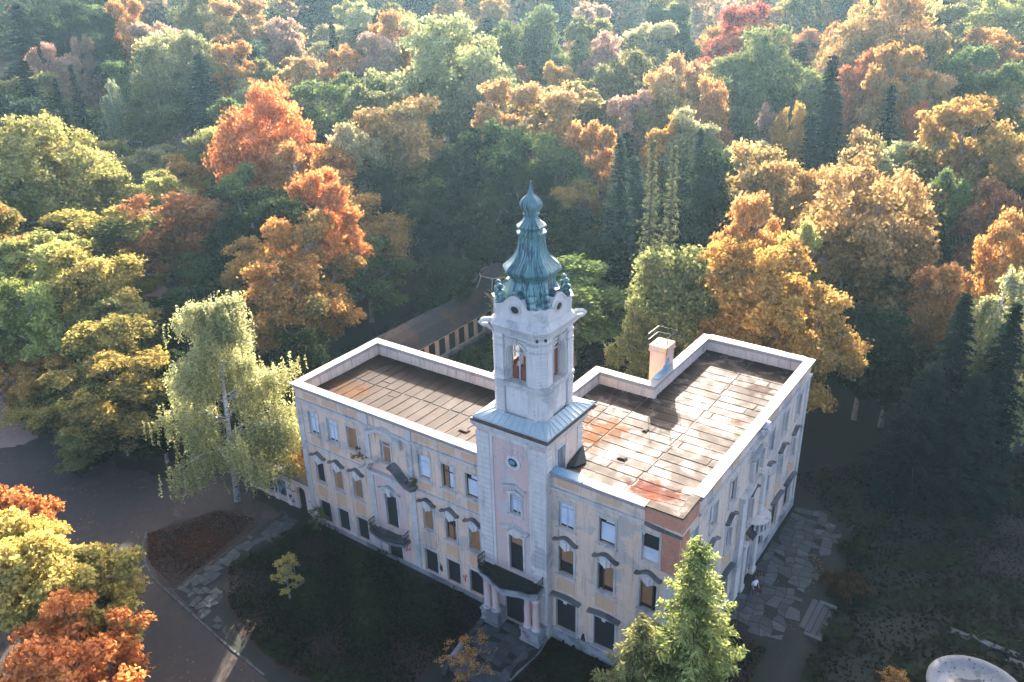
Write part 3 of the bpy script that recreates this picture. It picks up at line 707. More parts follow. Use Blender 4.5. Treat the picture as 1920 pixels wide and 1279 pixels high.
roof([(XG + .4, XE - .01, 4.06, DN - .40)], zr, M['felt_r'], 'x', 1.03, [-11.3], 6)
for (x, y, z, wx) in ((-19.3, 3.0, zl(-19.3, 3), .8), (-6.9, 5.2, zr(-6.9, 5.2), .6), (-7.3, 9.6, zr(-7.3, 9.6), .35)):
    b = MB(); b.box(x - wx / 2, x + wx / 2, y - .25, y + .25, z + .02, z + .12); b.box(x - wx / 2 + .08, x + wx / 2 - .08, y - .17, y + .17, z + .121, z + .16); b.build('roof_hatch', M['felt_l'], house)

# ------------------------------------------------------------------ tower (part of the house)
TX0, TX1, TY1 = XT0, XT1, 4.05
TCX, TCY = -12.32, 2.3
twin = (-12.5, -11.6, 10.35, 11.95); tdoor = (-12.7, -11.5, 5.3, 8.4); tport = (-13.25, -11.35, .3, 4.1)
b_ops = [twin, tdoor, tport]
wall(TX0, TX1, 0, 17.0, b_ops, TOWER, M['pink'], .4)
TR = lambda s, d, z: (TX1 + d, s, z)
wall(-.6, TY1, 0, 17.0, [(.75, 1.75, 13.85, 15.8)], TR, M['plaster_light'], .3)
b = MB(); b.add([(TX0, -.6, 0), (TX0, TY1, 0), (TX0, TY1, 17.0), (TX0, -.6, 17.0), (TX1, TY1, 0), (TX1, TY1, 17.0)], [(0, 1, 2, 3), (1, 4, 5, 2)]); b.build('wall', M['plaster_light'], house)
for s0, s1 in ((TX0 - .02, TX0 + 1.1), (TX1 - 1.1, TX1 + .02)): pilaster(TOWER, s0, s1, .35, 16.3, .10, 'quoin', .42)
pilaster(TR, -.6, .1, .35, 16.3, .06, 'quoin', .42); pilaster(TR, TY1 - .7, TY1, 13.6, 16.3, .06, 'quoin', .42)
b = MB()
for s0, s1 in ((TX0 + 1.12, TX0 + 1.36), (TX1 - 1.36, TX1 - 1.12)): b.box(s0, s1, 0, .07, 5.2, 16.55, TOWER)
b.box(TX0 + 1.361, TX1 - 1.361, 0, .07, 16.2, 16.55, TOWER); b.build('panel_moulding', M['quoin'], house)
for z0, z1, d in ((16.55, 16.8, .16), (16.8, 17.05, .28)):
    b = MB(); b.box(TX0 - d, TX1 + d, -.6 - d, TY1 + d, z0 + .002, z1); b.build('cornice', M['trim'], house)
b = MB(); b.box(TX0 - .3, TX1 + .3, -.9, 5.4, 17.055, 17.23); b.build('eave_board', M['wood'], house)
# door and step to the roof, with broken covers lying beside
b = MB(); b.box(.75, 1.2, -.2, -.15, 13.85, 15.8, TR); b.box(1.24, 1.75, -.22, -.17, 13.85, 15.8, TR); o = b.build('roof_door', M['glass'], house)
b = MB(); b.box(.62, .75, -.02, .06, 13.8, 15.9, TR); b.box(1.75, 1.88, -.02, .06, 13.8, 15.9, TR); b.box(.75, 1.75, -.02, .06, 15.8, 15.93, TR); b.build('door_frame', M['frame'], o)
b = MB(); b.add([(TX1 + .05, 1.95, 13.95), (TX1 + .05, 4.0, 13.75), (TX1 + .12, 4.0, 14.55), (TX1 + .6, 2.0, 13.95), (TX1 + .9, 3.2, 13.8)], [(0, 1, 2), (0, 2, 3), (3, 2, 4), (1, 4, 2)]); b.build('torn_flashing', M['iron'], house)
b = MB(); b.box(TX1 + .5, TX1 + 1.7, .65, 1.25, 14.15, 14.3); b.build('hatch_cover', M['iron'], house)
# oval window
b = MB(); n = 20
def oval(cx, cz, a, c): return [(cx + a * math.cos(2 * math.pi * k / n), cz + c * math.sin(2 * math.pi * k / n)) for k in range(n)]
OC = (-12.15, 14.62)
o1, o2 = oval(*OC, .62, .56), oval(*OC, .40, .35)
V = [TOWER(a, .09, z) for a, z in o1] + [TOWER(a, .11, z) for a, z in o2] + [TOWER(a, 0, z) for a, z in o1] + [TOWER(a, .01, z) for a, z in o2]
F = [(k, (k + 1) % n, n + (k + 1) % n, n + k) for k in range(n)] + [(k, (k + 1) % n, 2 * n + (k + 1) % n, 2 * n + k) for k in range(n)] + [(n + k, n + (k + 1) % n, 3 * n + (k + 1) % n, 3 * n + k) for k in range(n)]
b.add(V, F); o = b.build('oval_window', M['quoin'], house)
b = MB(); b.add([TOWER(a, .012, z) for a, z in o2], [tuple(range(n))]); b.build('pane', M['dark'], o)
b = MB(); b.add([TOWER(OC[0] - .1 + .28 * math.cos(t), .02, OC[1] - .05 + .2 * math.sin(t)) for t in (0, 1, 2, 3, 4, 5)], [tuple(range(6))]); b.build('pane', M['zinc'], o)
# stucco ornament over the oval
b = MB()
for k in range(14):
    x, z = OC[0] + R_.uniform(-1.0, 1.0), 15.45 + R_.uniform(-.25, .3); q = [(x + .13 * math.cos(a + k), z + .10 * math.sin(a + k)) for a in (0, .9, 1.8, 2.7, 3.6)]
    b.tube([TOWER(a, .03, c) for a, c in q], .04, 4)
o = b.build('stucco_ornament', M['quoin'], house); o['kind'] = 'stuff'
# tower window with curved hood, tower door with pediment
w_ = window(TOWER, -12.05, 10.35, 11.95, .9, 'white', '', 'quoin'); hood(TOWER, -12.08, .92, 12.62, .3, w_, .12, .3, 'trim'); 
b = MB(); b.strip([(-12.75, 12.1), (-12.05, 12.45), (-11.35, 12.1)], [(-12.75, 11.98), (-12.05, 12.2), (-11.35, 11.98)], .062, .12, TOWER); b.build('ornament', M['quoin'], w_)
w_ = window(TOWER, -12.1, 5.3, 8.4, 1.2, 'dark', 'nosill', 'quoin')
b = MB(); b.strip([(-13.3, 9.18), (-12.9, 9.22), (-12.1, 9.55), (-11.3, 9.22), (-10.9, 9.18)], [(-13.3, 9.0), (-12.9, 9.05), (-12.1, 9.36), (-11.3, 9.05), (-10.9, 9.0)], 0, .42, TOWER); b.build('hood', M['trim'], w_)
b = MB(); b.strip([(-12.7, 8.85), (-12.1, 9.15), (-11.5, 8.85)], [(-12.5, 8.5), (-12.1, 8.35), (-11.7, 8.5)], .062, .16, TOWER); b.build('ornament', M['white'], w_)
b = MB(); b.box(-12.6, -11.6, -.2, -.16, 7.6, 8.3, TOWER); b.build('board', M['board'], w_)
w_ = window(TOWER, -12.3, .3, 4.1, 1.9, 'dark', 'nosill', 'quoin')
scribble(TOWER, -11.65, 1.9, .3, .6, 'paint_blue', house, 14, 8, .025)

# skirt roof of pale sheet metal
A, Bk = 2.16, .735
sk = MB(); e = 3.06; ez = 17.35; tz = 17.84
sq = [(e, -e * .45), (e, e * .45), (e * .45, e), (-e * .45, e), (-e, e * .45), (-e, -e * .45), (-e * .45, -e), (e * .45, -e)]
oc = [(x * A, y * A) for x, y in chsq(Bk)]
cor = [(e, -e), (e, e), (-e, e), (-e, -e)]
V = [(TCX + x, TCY + y, ez) for x, y in cor] + [(TCX + x, TCY + y, tz) for x, y in oc] + [(TCX + x, TCY + y, ez - .1) for x, y in cor]
F = [(0, 1, 5, 4), (1, 6, 5), (1, 2, 7, 6), (2, 8, 7), (2, 3, 9, 8), (3, 10, 9), (3, 0, 11, 10), (0, 4, 11)]
F += [(k, 12 + k, 12 + (k + 1) % 4, (k + 1) % 4) for k in range(4)] + [(12, 13, 14, 15)]
sk.add(V, F); skirt = sk.build('skirt_roof', M['lead'], house)
b = MB()
for side in range(4):
    c0, c1 = Vector(V[side]), Vector(V[(side + 1) % 4]); i0, i1 = Vector(V[4 + 2 * side]), Vector(V[5 + 2 * side])
    for k in range(1, 12):
        t = k / 12; a = c0.lerp(c1, t); 
        u = min(1, max(0, (t - .22) / .56)); q = i0.lerp(i1, u)
        b.tube([a + Vector((0, 0, .015)), q + Vector((0, 0, .015))], .022, 3)
for k in range(4): b.tube([Vector(V[k]) + Vector((0, 0, .02)), (Vector(V[4 + 2 * k]) + Vector(V[4 + (2 * k - 1) % 8])) / 2 + Vector((0, 0, .02))], .035, 4)
o = b.build('seam', M['lead'], skirt); o['kind'] = 'stuff'

# belfry shaft: corner piers with cut, rusticated edges, recessed arched bays between
def side_map(k, off):
    # local (s,d,z) on the face with outward normal k*90deg starting at -Y
    cs = [(0, -1), (1, 0), (0, 1), (-1, 0)][k]; ts = [(1, 0), (0, 1), (-1, 0), (0, -1)][k]
    return lambda s, d, z: (TCX + ts[0] * s + cs[0] * (off + d), TCY + ts[1] * s + cs[1] * (off + d), z)
belfry = empty('belfry', (0, 0, 0)); belfry.parent = house
ZB, ZT = 17.5, 23.75
for k in range(4):
    mp = side_map(k, 1.93)
    aw, zs, zb = .73, 22.30, 20.34
    b = MB(); n = 14
    arc = [(aw * math.cos(math.pi * i / n), zs + aw * math.sin(math.pi * i / n)) for i in range(n + 1)]
    b.add([mp(-1.0, 0, ZB), mp(1.0, 0, ZB), mp(1.0, 0, zb), mp(-1.0, 0, zb)], [(0, 1, 2, 3)])
    b.add([mp(-1.0, 0, zb), mp(-aw, 0, zb), mp(-aw, 0, zs), mp(-1.0, 0, zs)], [(0, 1, 2, 3)]); b.add([mp(aw, 0, zb), mp(1.0, 0, zb), mp(1.0, 0, zs), mp(aw, 0, zs)], [(0, 1, 2, 3)])
    V = [mp(a, 0, z) for a, z in arc] + [mp(a * 1.0 / aw, 0, ZT) for a, z in arc]; b.add(V, [(i, i + 1, n + 2 + i, n + 1 + i) for i in range(n)])
    b.add([mp(aw, 0, zs), mp(1.0, 0, zs), mp(1.0, 0, ZT)], [(0, 1, 2)]); b.add([mp(-aw, 0, zs), mp(-1.0, 0, zs), mp(-1.0, 0, ZT)], [(0, 1, 2)])
    ring = [(-aw, zb)] + arc[::-1] + [(aw, zb)]; m = len(ring)
    b.add([mp(a, 0, z) for a, z in ring] + [mp(a, -.36, z) for a, z in ring], [(i, i + 1, m + i + 1, m + i) for i in range(m - 1)])
    b.build('bay_wall', M['white'], belfry)
    b = MB()
    def archline(q): return [(q, zb)] + [(q * math.cos(math.pi * i / n), zs + q * math.sin(math.pi * i / n)) for i in range(n + 1)] + [(-q, zb)]
    b.strip(archline(aw + .22), archline(aw + .05), -.01, .10, mp); b.box(-.95, -aw - .221, 0, .13, zs - .1, zs + .05, mp); b.box(aw + .221, .95, 0, .13, zs - .1, zs + .05, mp)
    b.strip([(-.14, zs + aw + .46), (.14, zs + aw + .46)], [(-.09, zs + aw + .02), (.09, zs + aw + .02)], .101, .2, mp)
    b.build('archivolt', M['trim'], belfry)
    b = MB(); b.box(-.035, .035, -.36, -.30, zb, zs, mp); b.box(-aw, aw, -.36, -.29, zs + .02, zs + .11, mp); b.box(-aw, -aw + .07, -.36, -.29, zb, zs + .019, mp); b.box(aw - .07, aw, -.36, -.29, zb, zs + .019, mp)
    b.strip([(a * .999, zs + (z - zs) * .999) for a, z in arc], [(a * .90, zs + (z - zs) * .90) for a, z in arc], -.36, -.29, mp)
    if k == 0:
        for a_ in (.6, 1.05, 1.57, 2.1, 2.55): b.tube([mp(0, -.33, zs + .1), mp(.72 * math.cos(a_), -.33, zs + .72 * math.sin(a_))], .012, 3)
        for q in (.28, .52): b.tube([mp(q * math.cos(math.pi * i / 10), -.33, zs + .1 + q * .95 * math.sin(math.pi * i / 10)) for i in range(11)], .012, 3)
    b.build('mullion', M['frame'], belfry)
    for i in range(6):
        x0, x1 = -aw + .07 + i * (2 * aw - .14) / 6, -aw + .07 + (i + 1) * (2 * aw - .14) / 6; xm = max(abs(x0), abs(x1))
        full = zs + math.sqrt(max(.01, aw * aw - xm * xm)) - .06
        tt = {0: [zs - 1.05, zs - 1.05, zs - 1.08, zs - .95, zs - .2, zs - .05][i], 1: full, 2: zb + .5, 3: zb + .5}[k]
        b = MB(); b.box(x0 + .006, x1 - .006, -.46, -.42 + R_.uniform(-.01, .01), zb + .02, tt, mp); b.build('louvre_board', M['redwood'], belfry)
    if k == 0:
        b = MB(); b.tube([mp(-.36, -.75, zb + .75), mp(-.30, -.75, zb + 1.0), mp(-.16, -.75, zb + 1.15), mp(-.10, -.75, zb + 1.6), mp(-.08, -.75, zb + 2.2), mp(-.06, -.75, zb + 2.55)], [.14, .18, .15, .09, .10, .12], 7); b.build('white_post', M['white'], belfry)
    b = MB(); b.box(-.955, .955, -.35, .30, 20.12, 20.33, mp); b.box(-.955, .955, 0, .20, 19.84, 20.118, mp); b.build('sill_course', M['trim'], belfry)
    b = MB(); b.box(-.90, .90, 0, .10, 18.1, 19.78, mp); b.build('bay_panel', M['white'], belfry)
    b = MB(); b.box(-.955, .955, 0, .14, 23.30, 23.42, mp); b.build('bay_moulding', M['trim'], belfry)
PA, PC, PI_ = 2.14, 1.56, .96
for k in range(4):
    sx, sy = [(1, -1), (1, 1), (-1, 1), (-1, -1)][k]
    def PO(g, h=0.0): return [(TCX + sx * x, TCY + sy * y) for x, y in ((PA + g, PC + h), (PC + h, PA + g), (PI_ - g * .4, PA + g), (PI_ - g * .4, PI_ - g * .4), (PA + g, PI_ - g * .4))]
    b = MB(); b.prism(PO(0), ZB, ZT); b.build('corner_pier', M['white'], belfry)
    b = MB(); z = 17.95
    while z < 23.0:
        if not 19.6 < z + .1 < 20.35:
            q = [(TCX + sx * x, TCY + sy * y) for x, y in ((PA + .05, PC - .01), (PC - .01, PA + .05), (PC - .16, PA - .1), (PA - .1, PC - .16))]
            b.prism(q, z, z + .16)
        z += .25
    if True:
        z = 17.95
        while z < 19.6:
            b.prism(PO(.03), z, z + .19); z += .27
    o = b.build('rustication', M['quoin'], belfry); o['kind'] = 'stuff'
    b = MB()
    for z0, z1, g in ((19.72, 19.86, .10), (19.86, 20.12, .05), (20.12, 20.33, .14), (22.75, 22.88, .07), (23.28, 23.44, .09), (17.7, 17.93, .1)):
        b.prism(PO(g), z0, z1 - .002)
    o = b.build('pier_moulding', M['trim'], belfry); o['kind'] = 'stuff'
CS = chsq(.735)
b = MB(); b.lathe([(2.16, 23.70), (2.18, 23.82), (2.18, 23.96), (2.24, 24.04), (2.24, 24.14), (2.33, 24.20), (2.35, 24.28), (2.03, 24.68), (1.95, 24.68)], TCX, TCY, CS); b.build('cornice', M['trim'], belfry)
b = MB(); b.box(TCX - 1.55, TCX + 1.55, TCY - 1.55, TCY + 1.55, 19.9, 20.0); b.box(TCX - 1.55, TCX + 1.55, TCY - 1.55, TCY + 1.55, 23.2, 23.3); b.build('belfry_floor', M['wood'], belfry)
for k, (sx, sy) in enumerate(((-1, -1), (1, 1), (-1, 1))):
    b = MB(); d = Vector((sx, sy, 0)).normalized(); p0 = Vector((TCX, TCY, 0)) + d * 2.5
    b.tube([p0 + Vector((0, 0, 24.2)), p0 + d * .45 + Vector((0, 0, 24.42)), p0 + d * .85 + Vector((0, 0, 24.42)), p0 + d * 1.05 + Vector((0, 0, 24.28)), p0 + d * .9 + Vector((0, 0, 24.12)), p0 + d * .6 + Vector((0, 0, 24.08)), p0 + d * .1 + Vector((0, 0, 23.6))], [.2, .2, .17, .12, .12, .15, .12], 6)
    b.build('corner_scroll', M['white'], belfry)
b = MB()
for t in (-.28, .28): b.box(t - .08, t + .08, -.05, .16, 23.66, 23.85, lambda s, d, z: (TCX + 1.84 + (s + d) * .707, TCY - 1.84 + (s - d) * .707, z))
b.build('bracket', M['iron'], belfry)
# attic with curved gables and oval openings
AO = 1.98
for k in range(4):
    mp = side_map(k, AO); n = 18; hw = 1.40
    top = []
    for i in range(n + 1):
        s = -hw + 2 * hw * i / n; u = abs(s) / hw
        z = 25.72 + .64 * max(0, math.cos(min(1, u / .62) * math.pi / 2)) ** .8 + .12 * sm(.75, 1, u)
        top.append((s, z))
    b = MB(); b.strip(top, [(s, 24.66) for s, z in top], -.26, 0, mp); b.build('attic_gable', M['white'], belfry)
    b = MB(); b.strip([(s, z + .08) for s, z in top], [(s, z - .05) for s, z in top], -.33, .08, mp); b.build('gable_moulding', M['white'], belfry)
    o1, o2 = oval(0, 25.50, .46, .37), oval(0, 25.50, .32, .25); m = len(o1)
    b = MB(); V = [mp(a, .06, z) for a, z in o1] + [mp(a, .08, z) for a, z in o2] + [mp(a, -.01, z) for a, z in o1] + [mp(a, .012, z) for a, z in o2]
    b.add(V, [(i, (i + 1) % m, m + (i + 1) % m, m + i) for i in range(m)] + [(i, (i + 1) % m, 2 * m + (i + 1) % m, 2 * m + i) for i in range(m)] + [(m + i, m + (i + 1) % m, 3 * m + (i + 1) % m, 3 * m + i) for i in range(m)])
    b.build('oval_opening', M['trim'], belfry); b = MB(); b.add([mp(a, .013, z) for a, z in o2], [tuple(range(m))]); b.build('opening', M['dark'], belfry)  # dark disc painted on the closed gable for the unlit oval
for k in range(4):
    sx, sy = [(1, -1), (1, 1), (-1, 1), (-1, -1)][k]; t = Vector((-sy, sx, 0)).normalized(); nrm = Vector((sx, sy, 0)).normalized()
    c0 = Vector((TCX, TCY, 0)) + nrm * (AO + 1.40) / math.sqrt(2)
    mp = lambda s, d, z: tuple(c0 + t * s + nrm * d + Vector((0, 0, z)))
    L = (AO - 1.40) / math.sqrt(2) + .10
    top = [(-L, 25.82), (-L * .6, 25.72), (-L * .2, 25.80), (0, 25.86), (L * .2, 25.80), (L * .6, 25.72), (L, 25.82)]
    b = MB(); b.strip(top, [(s, 24.66) for s, z in top], -.28, .10, mp); b.build('attic_corner', M['white'], belfry)
    b = MB()
    for q in range(22):
        s, z = R_.uniform(-L * .8, L * .8), R_.uniform(24.85, 25.6); b.tube([mp(s + .1 * math.cos(a + q), .12, z + .09 * math.sin(a + q)) for a in (0, 1, 2, 3)], .03, 4)
    o = b.build('relief', M['quoin'], belfry); o['kind'] = 'stuff'
    b = MB(); b.strip([(-L - .3, 25.88), (0, 25.98), (L + .3, 25.88)], [(-L - .3, 25.83), (0, 25.88), (L + .3, 25.83)], -.75, .16, mp); b.build('corner_cover', M['copper'], belfry)
    for s in (-.40, .40):
        x, y, _ = mp(s, -.22, 0)
        b = MB(); b.lathe([(.30, 25.86), (.32, 25.96), (.26, 26.06), (.20, 26.14), (.28, 26.24), (.31, 26.36), (.25, 26.5), (.10, 26.57), (.12, 26.62), (.20, 26.72), (.20, 26.82), (.10, 26.93), (.03, 26.98)], x, y, circ(8)); b.build('finial', M['copper'], belfry, True)

# copper spire
OCT = [(x * .93, y * .93) for x, y in chsq(.46)]
prof = [(2.10, 25.72), (2.0, 25.92), (1.85, 26.15), (1.68, 26.4), (1.55, 26.75), (1.48, 27.05), (1.50, 27.22), (1.58, 27.33), (1.62, 27.45), (1.76, 27.55), (1.87, 27.72), (1.87, 27.84), (1.76, 27.97), (1.47, 28.2), (1.22, 28.45), (1.05, 28.72), (.93, 29.0), (.87, 29.3), (.83, 29.6), (.82, 29.9), (.93, 29.98), (.95, 30.12), (.80, 30.2), (.70, 30.3), (.92, 30.45), (.94, 30.55), (.78, 30.66), (.60, 30.82), (.47, 31.02), (.43, 31.15), (.52, 31.22), (.52, 31.3), (.46, 31.36), (.52, 31.42), (.50, 31.48), (.62, 31.6), (.69, 31.8), (.69, 31.98), (.60, 32.18), (.42, 32.36), (.25, 32.48), (.17, 32.58), (.15, 32.66), (.02, 33.33)]
spire = empty('spire', (0, 0, 0)); spire.parent = house
b = MB(); b.lathe(prof, TCX, TCY, OCT); b.build('copper_cladding', M['copper'], spire)
b = MB()
for a, c in OCT: b.tube([(TCX + a * r * 1.005, TCY + c * r * 1.005, z) for r, z in prof[12:20]], .035, 4)
for a, c in OCT: b.tube([(TCX + a * r * 1.005, TCY + c * r * 1.005, z) for r, z in prof[34:43]], .022, 4)
for i in range(8):
    p0, p1 = Vector((*OCT[i], 0)), Vector((*OCT[(i + 1) % 8], 0))
    for f in (.33, .67):
        q = p0.lerp(p1, f); b.tube([(TCX + q.x * r * 1.003, TCY + q.y * r * 1.003, z) for r, z in prof[12:20]], .014, 3)
o = b.build('ridge', M['copper'], spire); o['kind'] = 'stuff'
for k in range(4):
    mp = side_map(k, 1.35); b = MB()
    b.strip([(.48 * math.cos(math.pi * i / 8), 26.25 + .42 * math.sin(math.pi * i / 8)) for i in range(9)], [(.36 * math.cos(math.pi * i / 8), 26.25 + .30 * math.sin(math.pi * i / 8)) for i in range(9)], 0, .62, mp); b.build('dormer', M['copper'], spire)
    mp2 = side_map(k, .70); b = MB(); b.tube([mp2(-.5, 0.05, 30.03), mp2(0, .08, 30.12), mp2(.5, .05, 30.03)], .07, 5); b.tube([mp2(-.3, .02, 29.7), mp2(.3, .02, 29.7)], .05, 4); b.build('scroll', M['copper'], spire)

# ------------------------------------------------------------------ entrance portico, balcony and steps
por = empty('portico', (0, 0, 0)); por.parent = house
TZ = .30
def S(x): return x
out = [(-15.0, -.62), (-15.05, -1.55), (-14.5, -1.95), (-13.8, -2.05), (-13.1, -2.35), (-12.35, -2.55), (-11.6, -2.35), (-10.9, -2.05), (-10.2, -1.95), (-9.65, -1.55), (-9.7, -.62)]
b = MB(); b.prism(out, 4.72, 4.95); b.prism([(-12.35 + (x + 12.35) * .95, -.62 + (y + .62) * .9) for x, y in out], 4.45, 4.718); b.prism([(-12.35 + (x + 12.35) * .91, -.62 + (y + .62) * .84) for x, y in out], 4.2, 4.448); b.build('balcony_slab', M['stone'], por)
b = MB(); b.prism([(-12.35 + (x + 12.35) * .93, -.62 + (y + .62) * .88) for x, y in out], 4.951, 4.99); b.build('balcony_moss', M['ground'], por)
railing([(-12.35 + (x + 12.35) * .975, -.62 + (y + .62) * .95) for x, y in out], 4.95, .95, por)
for x0 in (-14.55, -10.95):
    b = MB(); b.box(x0 - .12, x0 + 1.4, -1.78, -.72, TZ - .3, TZ + 1.05); b.box(x0 - .2, x0 + 1.48, -1.86, -.7, TZ + 1.05, TZ + 1.2); b.box(x0 - .2, x0 + 1.48, -1.86, -.7, TZ - .3, TZ + .18); b.build('pedestal', M['stone'], por)
    for dx in (.27, 1.0):
        b = MB(); b.lathe([(.33, TZ + 1.2), (.34, TZ + 1.3), (.29, TZ + 1.36), (.27, TZ + 1.4), (.265, 2.8), (.235, 3.95), (.26, 4.0), (.24, 4.04), (.3, 4.1), (.32, 4.2)], x0 + dx, -1.4, circ(14)); b.build('column', M['pink'], por, True)
        b = MB(); b.lathe([(.36, TZ + 1.201), (.36, TZ + 1.28), (.30, TZ + 1.37)], x0 + dx, -1.4, circ(14)); b.build('column_base', M['trim'], por)
scribble(lambda s, d, z: (s, -1.79 - d, z), -10.9, .95, .55, .25, 'paint_red', house, 8, 10, .03); scribble(lambda s, d, z: (s, -1.79 - d, z), -14.3, .95, .5, .2, 'paint_red', house, 9, 8, .02)
scribble(lambda s, d, z: (s, -1.66 - d, z), -14.35, 1.75, .25, .1, 'paint_blue', house, 10, 5, .03); scribble(lambda s, d, z: (s, -1.66 - d, z), -13.65, 1.75, .25, .1, 'paint_blue', house, 11, 5, .03)
ter = paving('entrance_terrace', [(-14.35, -1.7), (-14.2, -4.6), (-13.6, -5.2), (-9.6, -5.2), (-9.3, -2.0), (-9.5, -.62), (-14.6, -.62)], .25, .62, M['flag'], seed=21, h=.05, skip=.1)
b = MB(); b.prism([(-14.35, -1.7), (-14.2, -4.6), (-13.6, -5.2), (-9.6, -5.2), (-9.3, -2.0), (-9.5, -.62), (-14.6, -.62)], -.1, .246); b.build('terrace_base', M['stone'], ter)
es = empty('entrance_steps', (-12, -5.2, 0)); tag(es, 'broken stone steps in front of the portico terrace', 'steps')
for k in range(4):
    b = MB(); b.box(-1.9, 2.3, -.40 * (k + 1), -.40 * k - .01, -.1, .24 - k * .07); b.build('step', M['flag'], es)
bw = empty('terrace_kerb', (-14.3, -3, 0)); tag(bw, 'low border of old stone blocks along the left side of the entrance terrace', 'kerb')
kp = [(-14.55, -1.6), (-14.5, -2.5), (-14.45, -3.4), (-14.4, -4.3), (-14.35, -5.1), (-14.2, -5.9), (-14.0, -6.7), (-13.8, -7.4)]
for i, (a, c) in enumerate(zip(kp, kp[1:])):
    L = math.dist(a, c); b = MB(); b.box(-L * .46, L * .46, -.16, .16, -.1, .42 + R_.uniform(-.06, .05)); o = b.build('border_stone', M['stone'] if i in (3, 4) else M['flag'], bw)
    o.location = ((a[0] + c[0]) / 2 + 14.3, (a[1] + c[1]) / 2 + 3, 0); o.rotation_euler = (0, 0, math.atan2(c[1] - a[1], c[0] - a[0]) + R_.uniform(-.06, .06))

# ------------------------------------------------------------------ chimney with iron rail
ch = empty('chimney', (-10.2, 18.2, 0)); ch.parent = house; ch.location = (0, 0, 0)
b = MB(); b.box(-10.95, -9.55, 17.45, 19.0, 0, 16.05); b.build('stack', weathered('chimney render', (.56, .37, .28), (.48, .33, .26), (.40, .33, .29), .6, .4), ch)
b = MB(); b.box(-11.02, -9.48, 17.38, 19.07, 16.05, 16.55); b.box(-11.06, -9.44, 17.34, 19.11, 16.02, 16.10); b.build('stack_head', M['panel'], ch)
b = MB()
for (x, y) in ((-10.6, 17.9), (-9.95, 17.9), (-10.6, 18.55), (-9.95, 18.55)): b.box(x - .17, x + .17, y - .17, y + .17, 16.551, 16.57)
b.build('flue', M['dark'], ch)
b = MB()
P = [(-11.1, 17.3), (-11.1, 19.15), (-9.4, 19.15), (-9.4, 17.3)]
for x, y in P: b.tube([(x, y, 16.0), (x, y, 17.55)], .03, 4)
for z in (17.0, 17.53): b.tube([(*P[0], z), (*P[1], z), (*P[2], z), (*P[3], z)], .026, 4)
b.build('guard_rail', M['iron'], ch)
b = MB(); b.add([(XE - .1, 16.4, 14.7), (XE - .1, 17.9, 14.7), (XE - .1, 17.9, 15.5), (XE - .1, 17.4, 15.1), (XE + .05, 16.4, 14.7), (XE + .05, 17.9, 14.7), (XE + .05, 17.9, 15.5), (XE + .05, 17.4, 15.1)], [(0, 1, 2, 3), (7, 6, 5, 4), (0, 3, 7, 4), (3, 2, 6, 7), (1, 2, 6, 5)]); b.build('zinc_cover', M['zinc'], house)

# ------------------------------------------------------------------ annex wall left of the house
an = empty('annex_wall', (-39, .4, 0)); tag(an, 'low graffiti covered wall with an arched gate joining the left end of the manor', 'wall')
ANX = lambda s, d, z: (s + 39, .0 - d, z)
gate = (-37.35, -36.25, 0.0, 2.35); bw_ = (-42.9, -40.6, .35, 2.5)
b = MB(); mfa = ANX
xs = [-44.2, bw_[0], bw_[1], gate[0], gate[1], XL]; H_ = 3.3
for i in range(5):
    if i == 1: b.box(xs[1], xs[2], -.4, 0, 2.5, H_, ANX); b.box(xs[1], xs[2], -.4, 0, 0, .35, ANX)
    elif i == 3:
        n = 8; cx = (gate[0] + gate[1]) / 2; hw = (gate[1] - gate[0]) / 2
        b.strip([(cx + hw * math.cos(math.pi * j / n), H_) for j in range(n + 1)], [(cx + hw * math.cos(math.pi * j / n), 2.2 + .38 * math.sin(math.pi * j / n)) for j in range(n + 1)], -.4, 0, ANX)
    else: b.box(xs[i], xs[i + 1] - (.01 if i == 4 else 0), -.4, 0, 0, H_, ANX)
b.build('wall', M['plaster_light'], an)
b = MB(); b.box(-44.3, XL - .02, -.55, .22, H_ + .001, H_ + .16, ANX); b.build('coping', M['trim_dark'], an)
b = MB(); b.box(-44.2, XL - .02, 0, .08, 2.72, 2.95, ANX); b.box(bw_[0] - .1, bw_[1] + .1, 0, .12, 2.5, 2.7, ANX); b.build('moulding', M['trim'], an)
for s0 in (-44.2, -40.55, -38.75, -35.75): b = MB(); b.box(s0, s0 + .5, 0, .09, 0, 2.72, ANX); b.build('pilaster', M['white'], an)
b = MB(); b.box(gate[0] - .02, gate[1] + .02, -.3, -.25, 0, 2.7, ANX); b.build('gate', M['dark'], an)
b = MB(); b.box(bw_[0] - .02, bw_[1] + .02, -.35, -.3, .3, 2.55, ANX); b.build('dark_fill', M['dark'], an)  # dark sheet standing in for the unlit depth of the opening
b = MB(); b.box(-40.0, -38.85, .0, .03, .85, 2.45, ANX); b.build('window_board', M['glass'], an)
AG = lambda s, d, z: (s + 39, -d, z)
for i, (s, z, ww, hh, mm) in enumerate([(-40.45, 1.6, .35, .5, 'paint_black'), (-40.35, 1.0, .3, .4, 'paint_black'), (-39.9, 2.0, .5, .3, 'paint_black'), (-39.4, 1.3, .45, .5, 'paint_black'), (-39.7, 1.0, .7, .25, 'paint_black'), (-38.6, 1.9, .5, .15, 'paint_blue'), (-38.5, 1.0, .45, .3, 'paint_black'), (-38.2, .7, .5, .25, 'paint_blue'), (-38.0, 1.9, .4, .2, 'paint_red'), (-35.75, 1.5, .55, .12, 'paint_blue')]):
    scribble(lambda s_, d, z_: (s_ + 39, -d - .06, z_), s, z, ww, hh, mm, an, 30 + i, 9, .04)

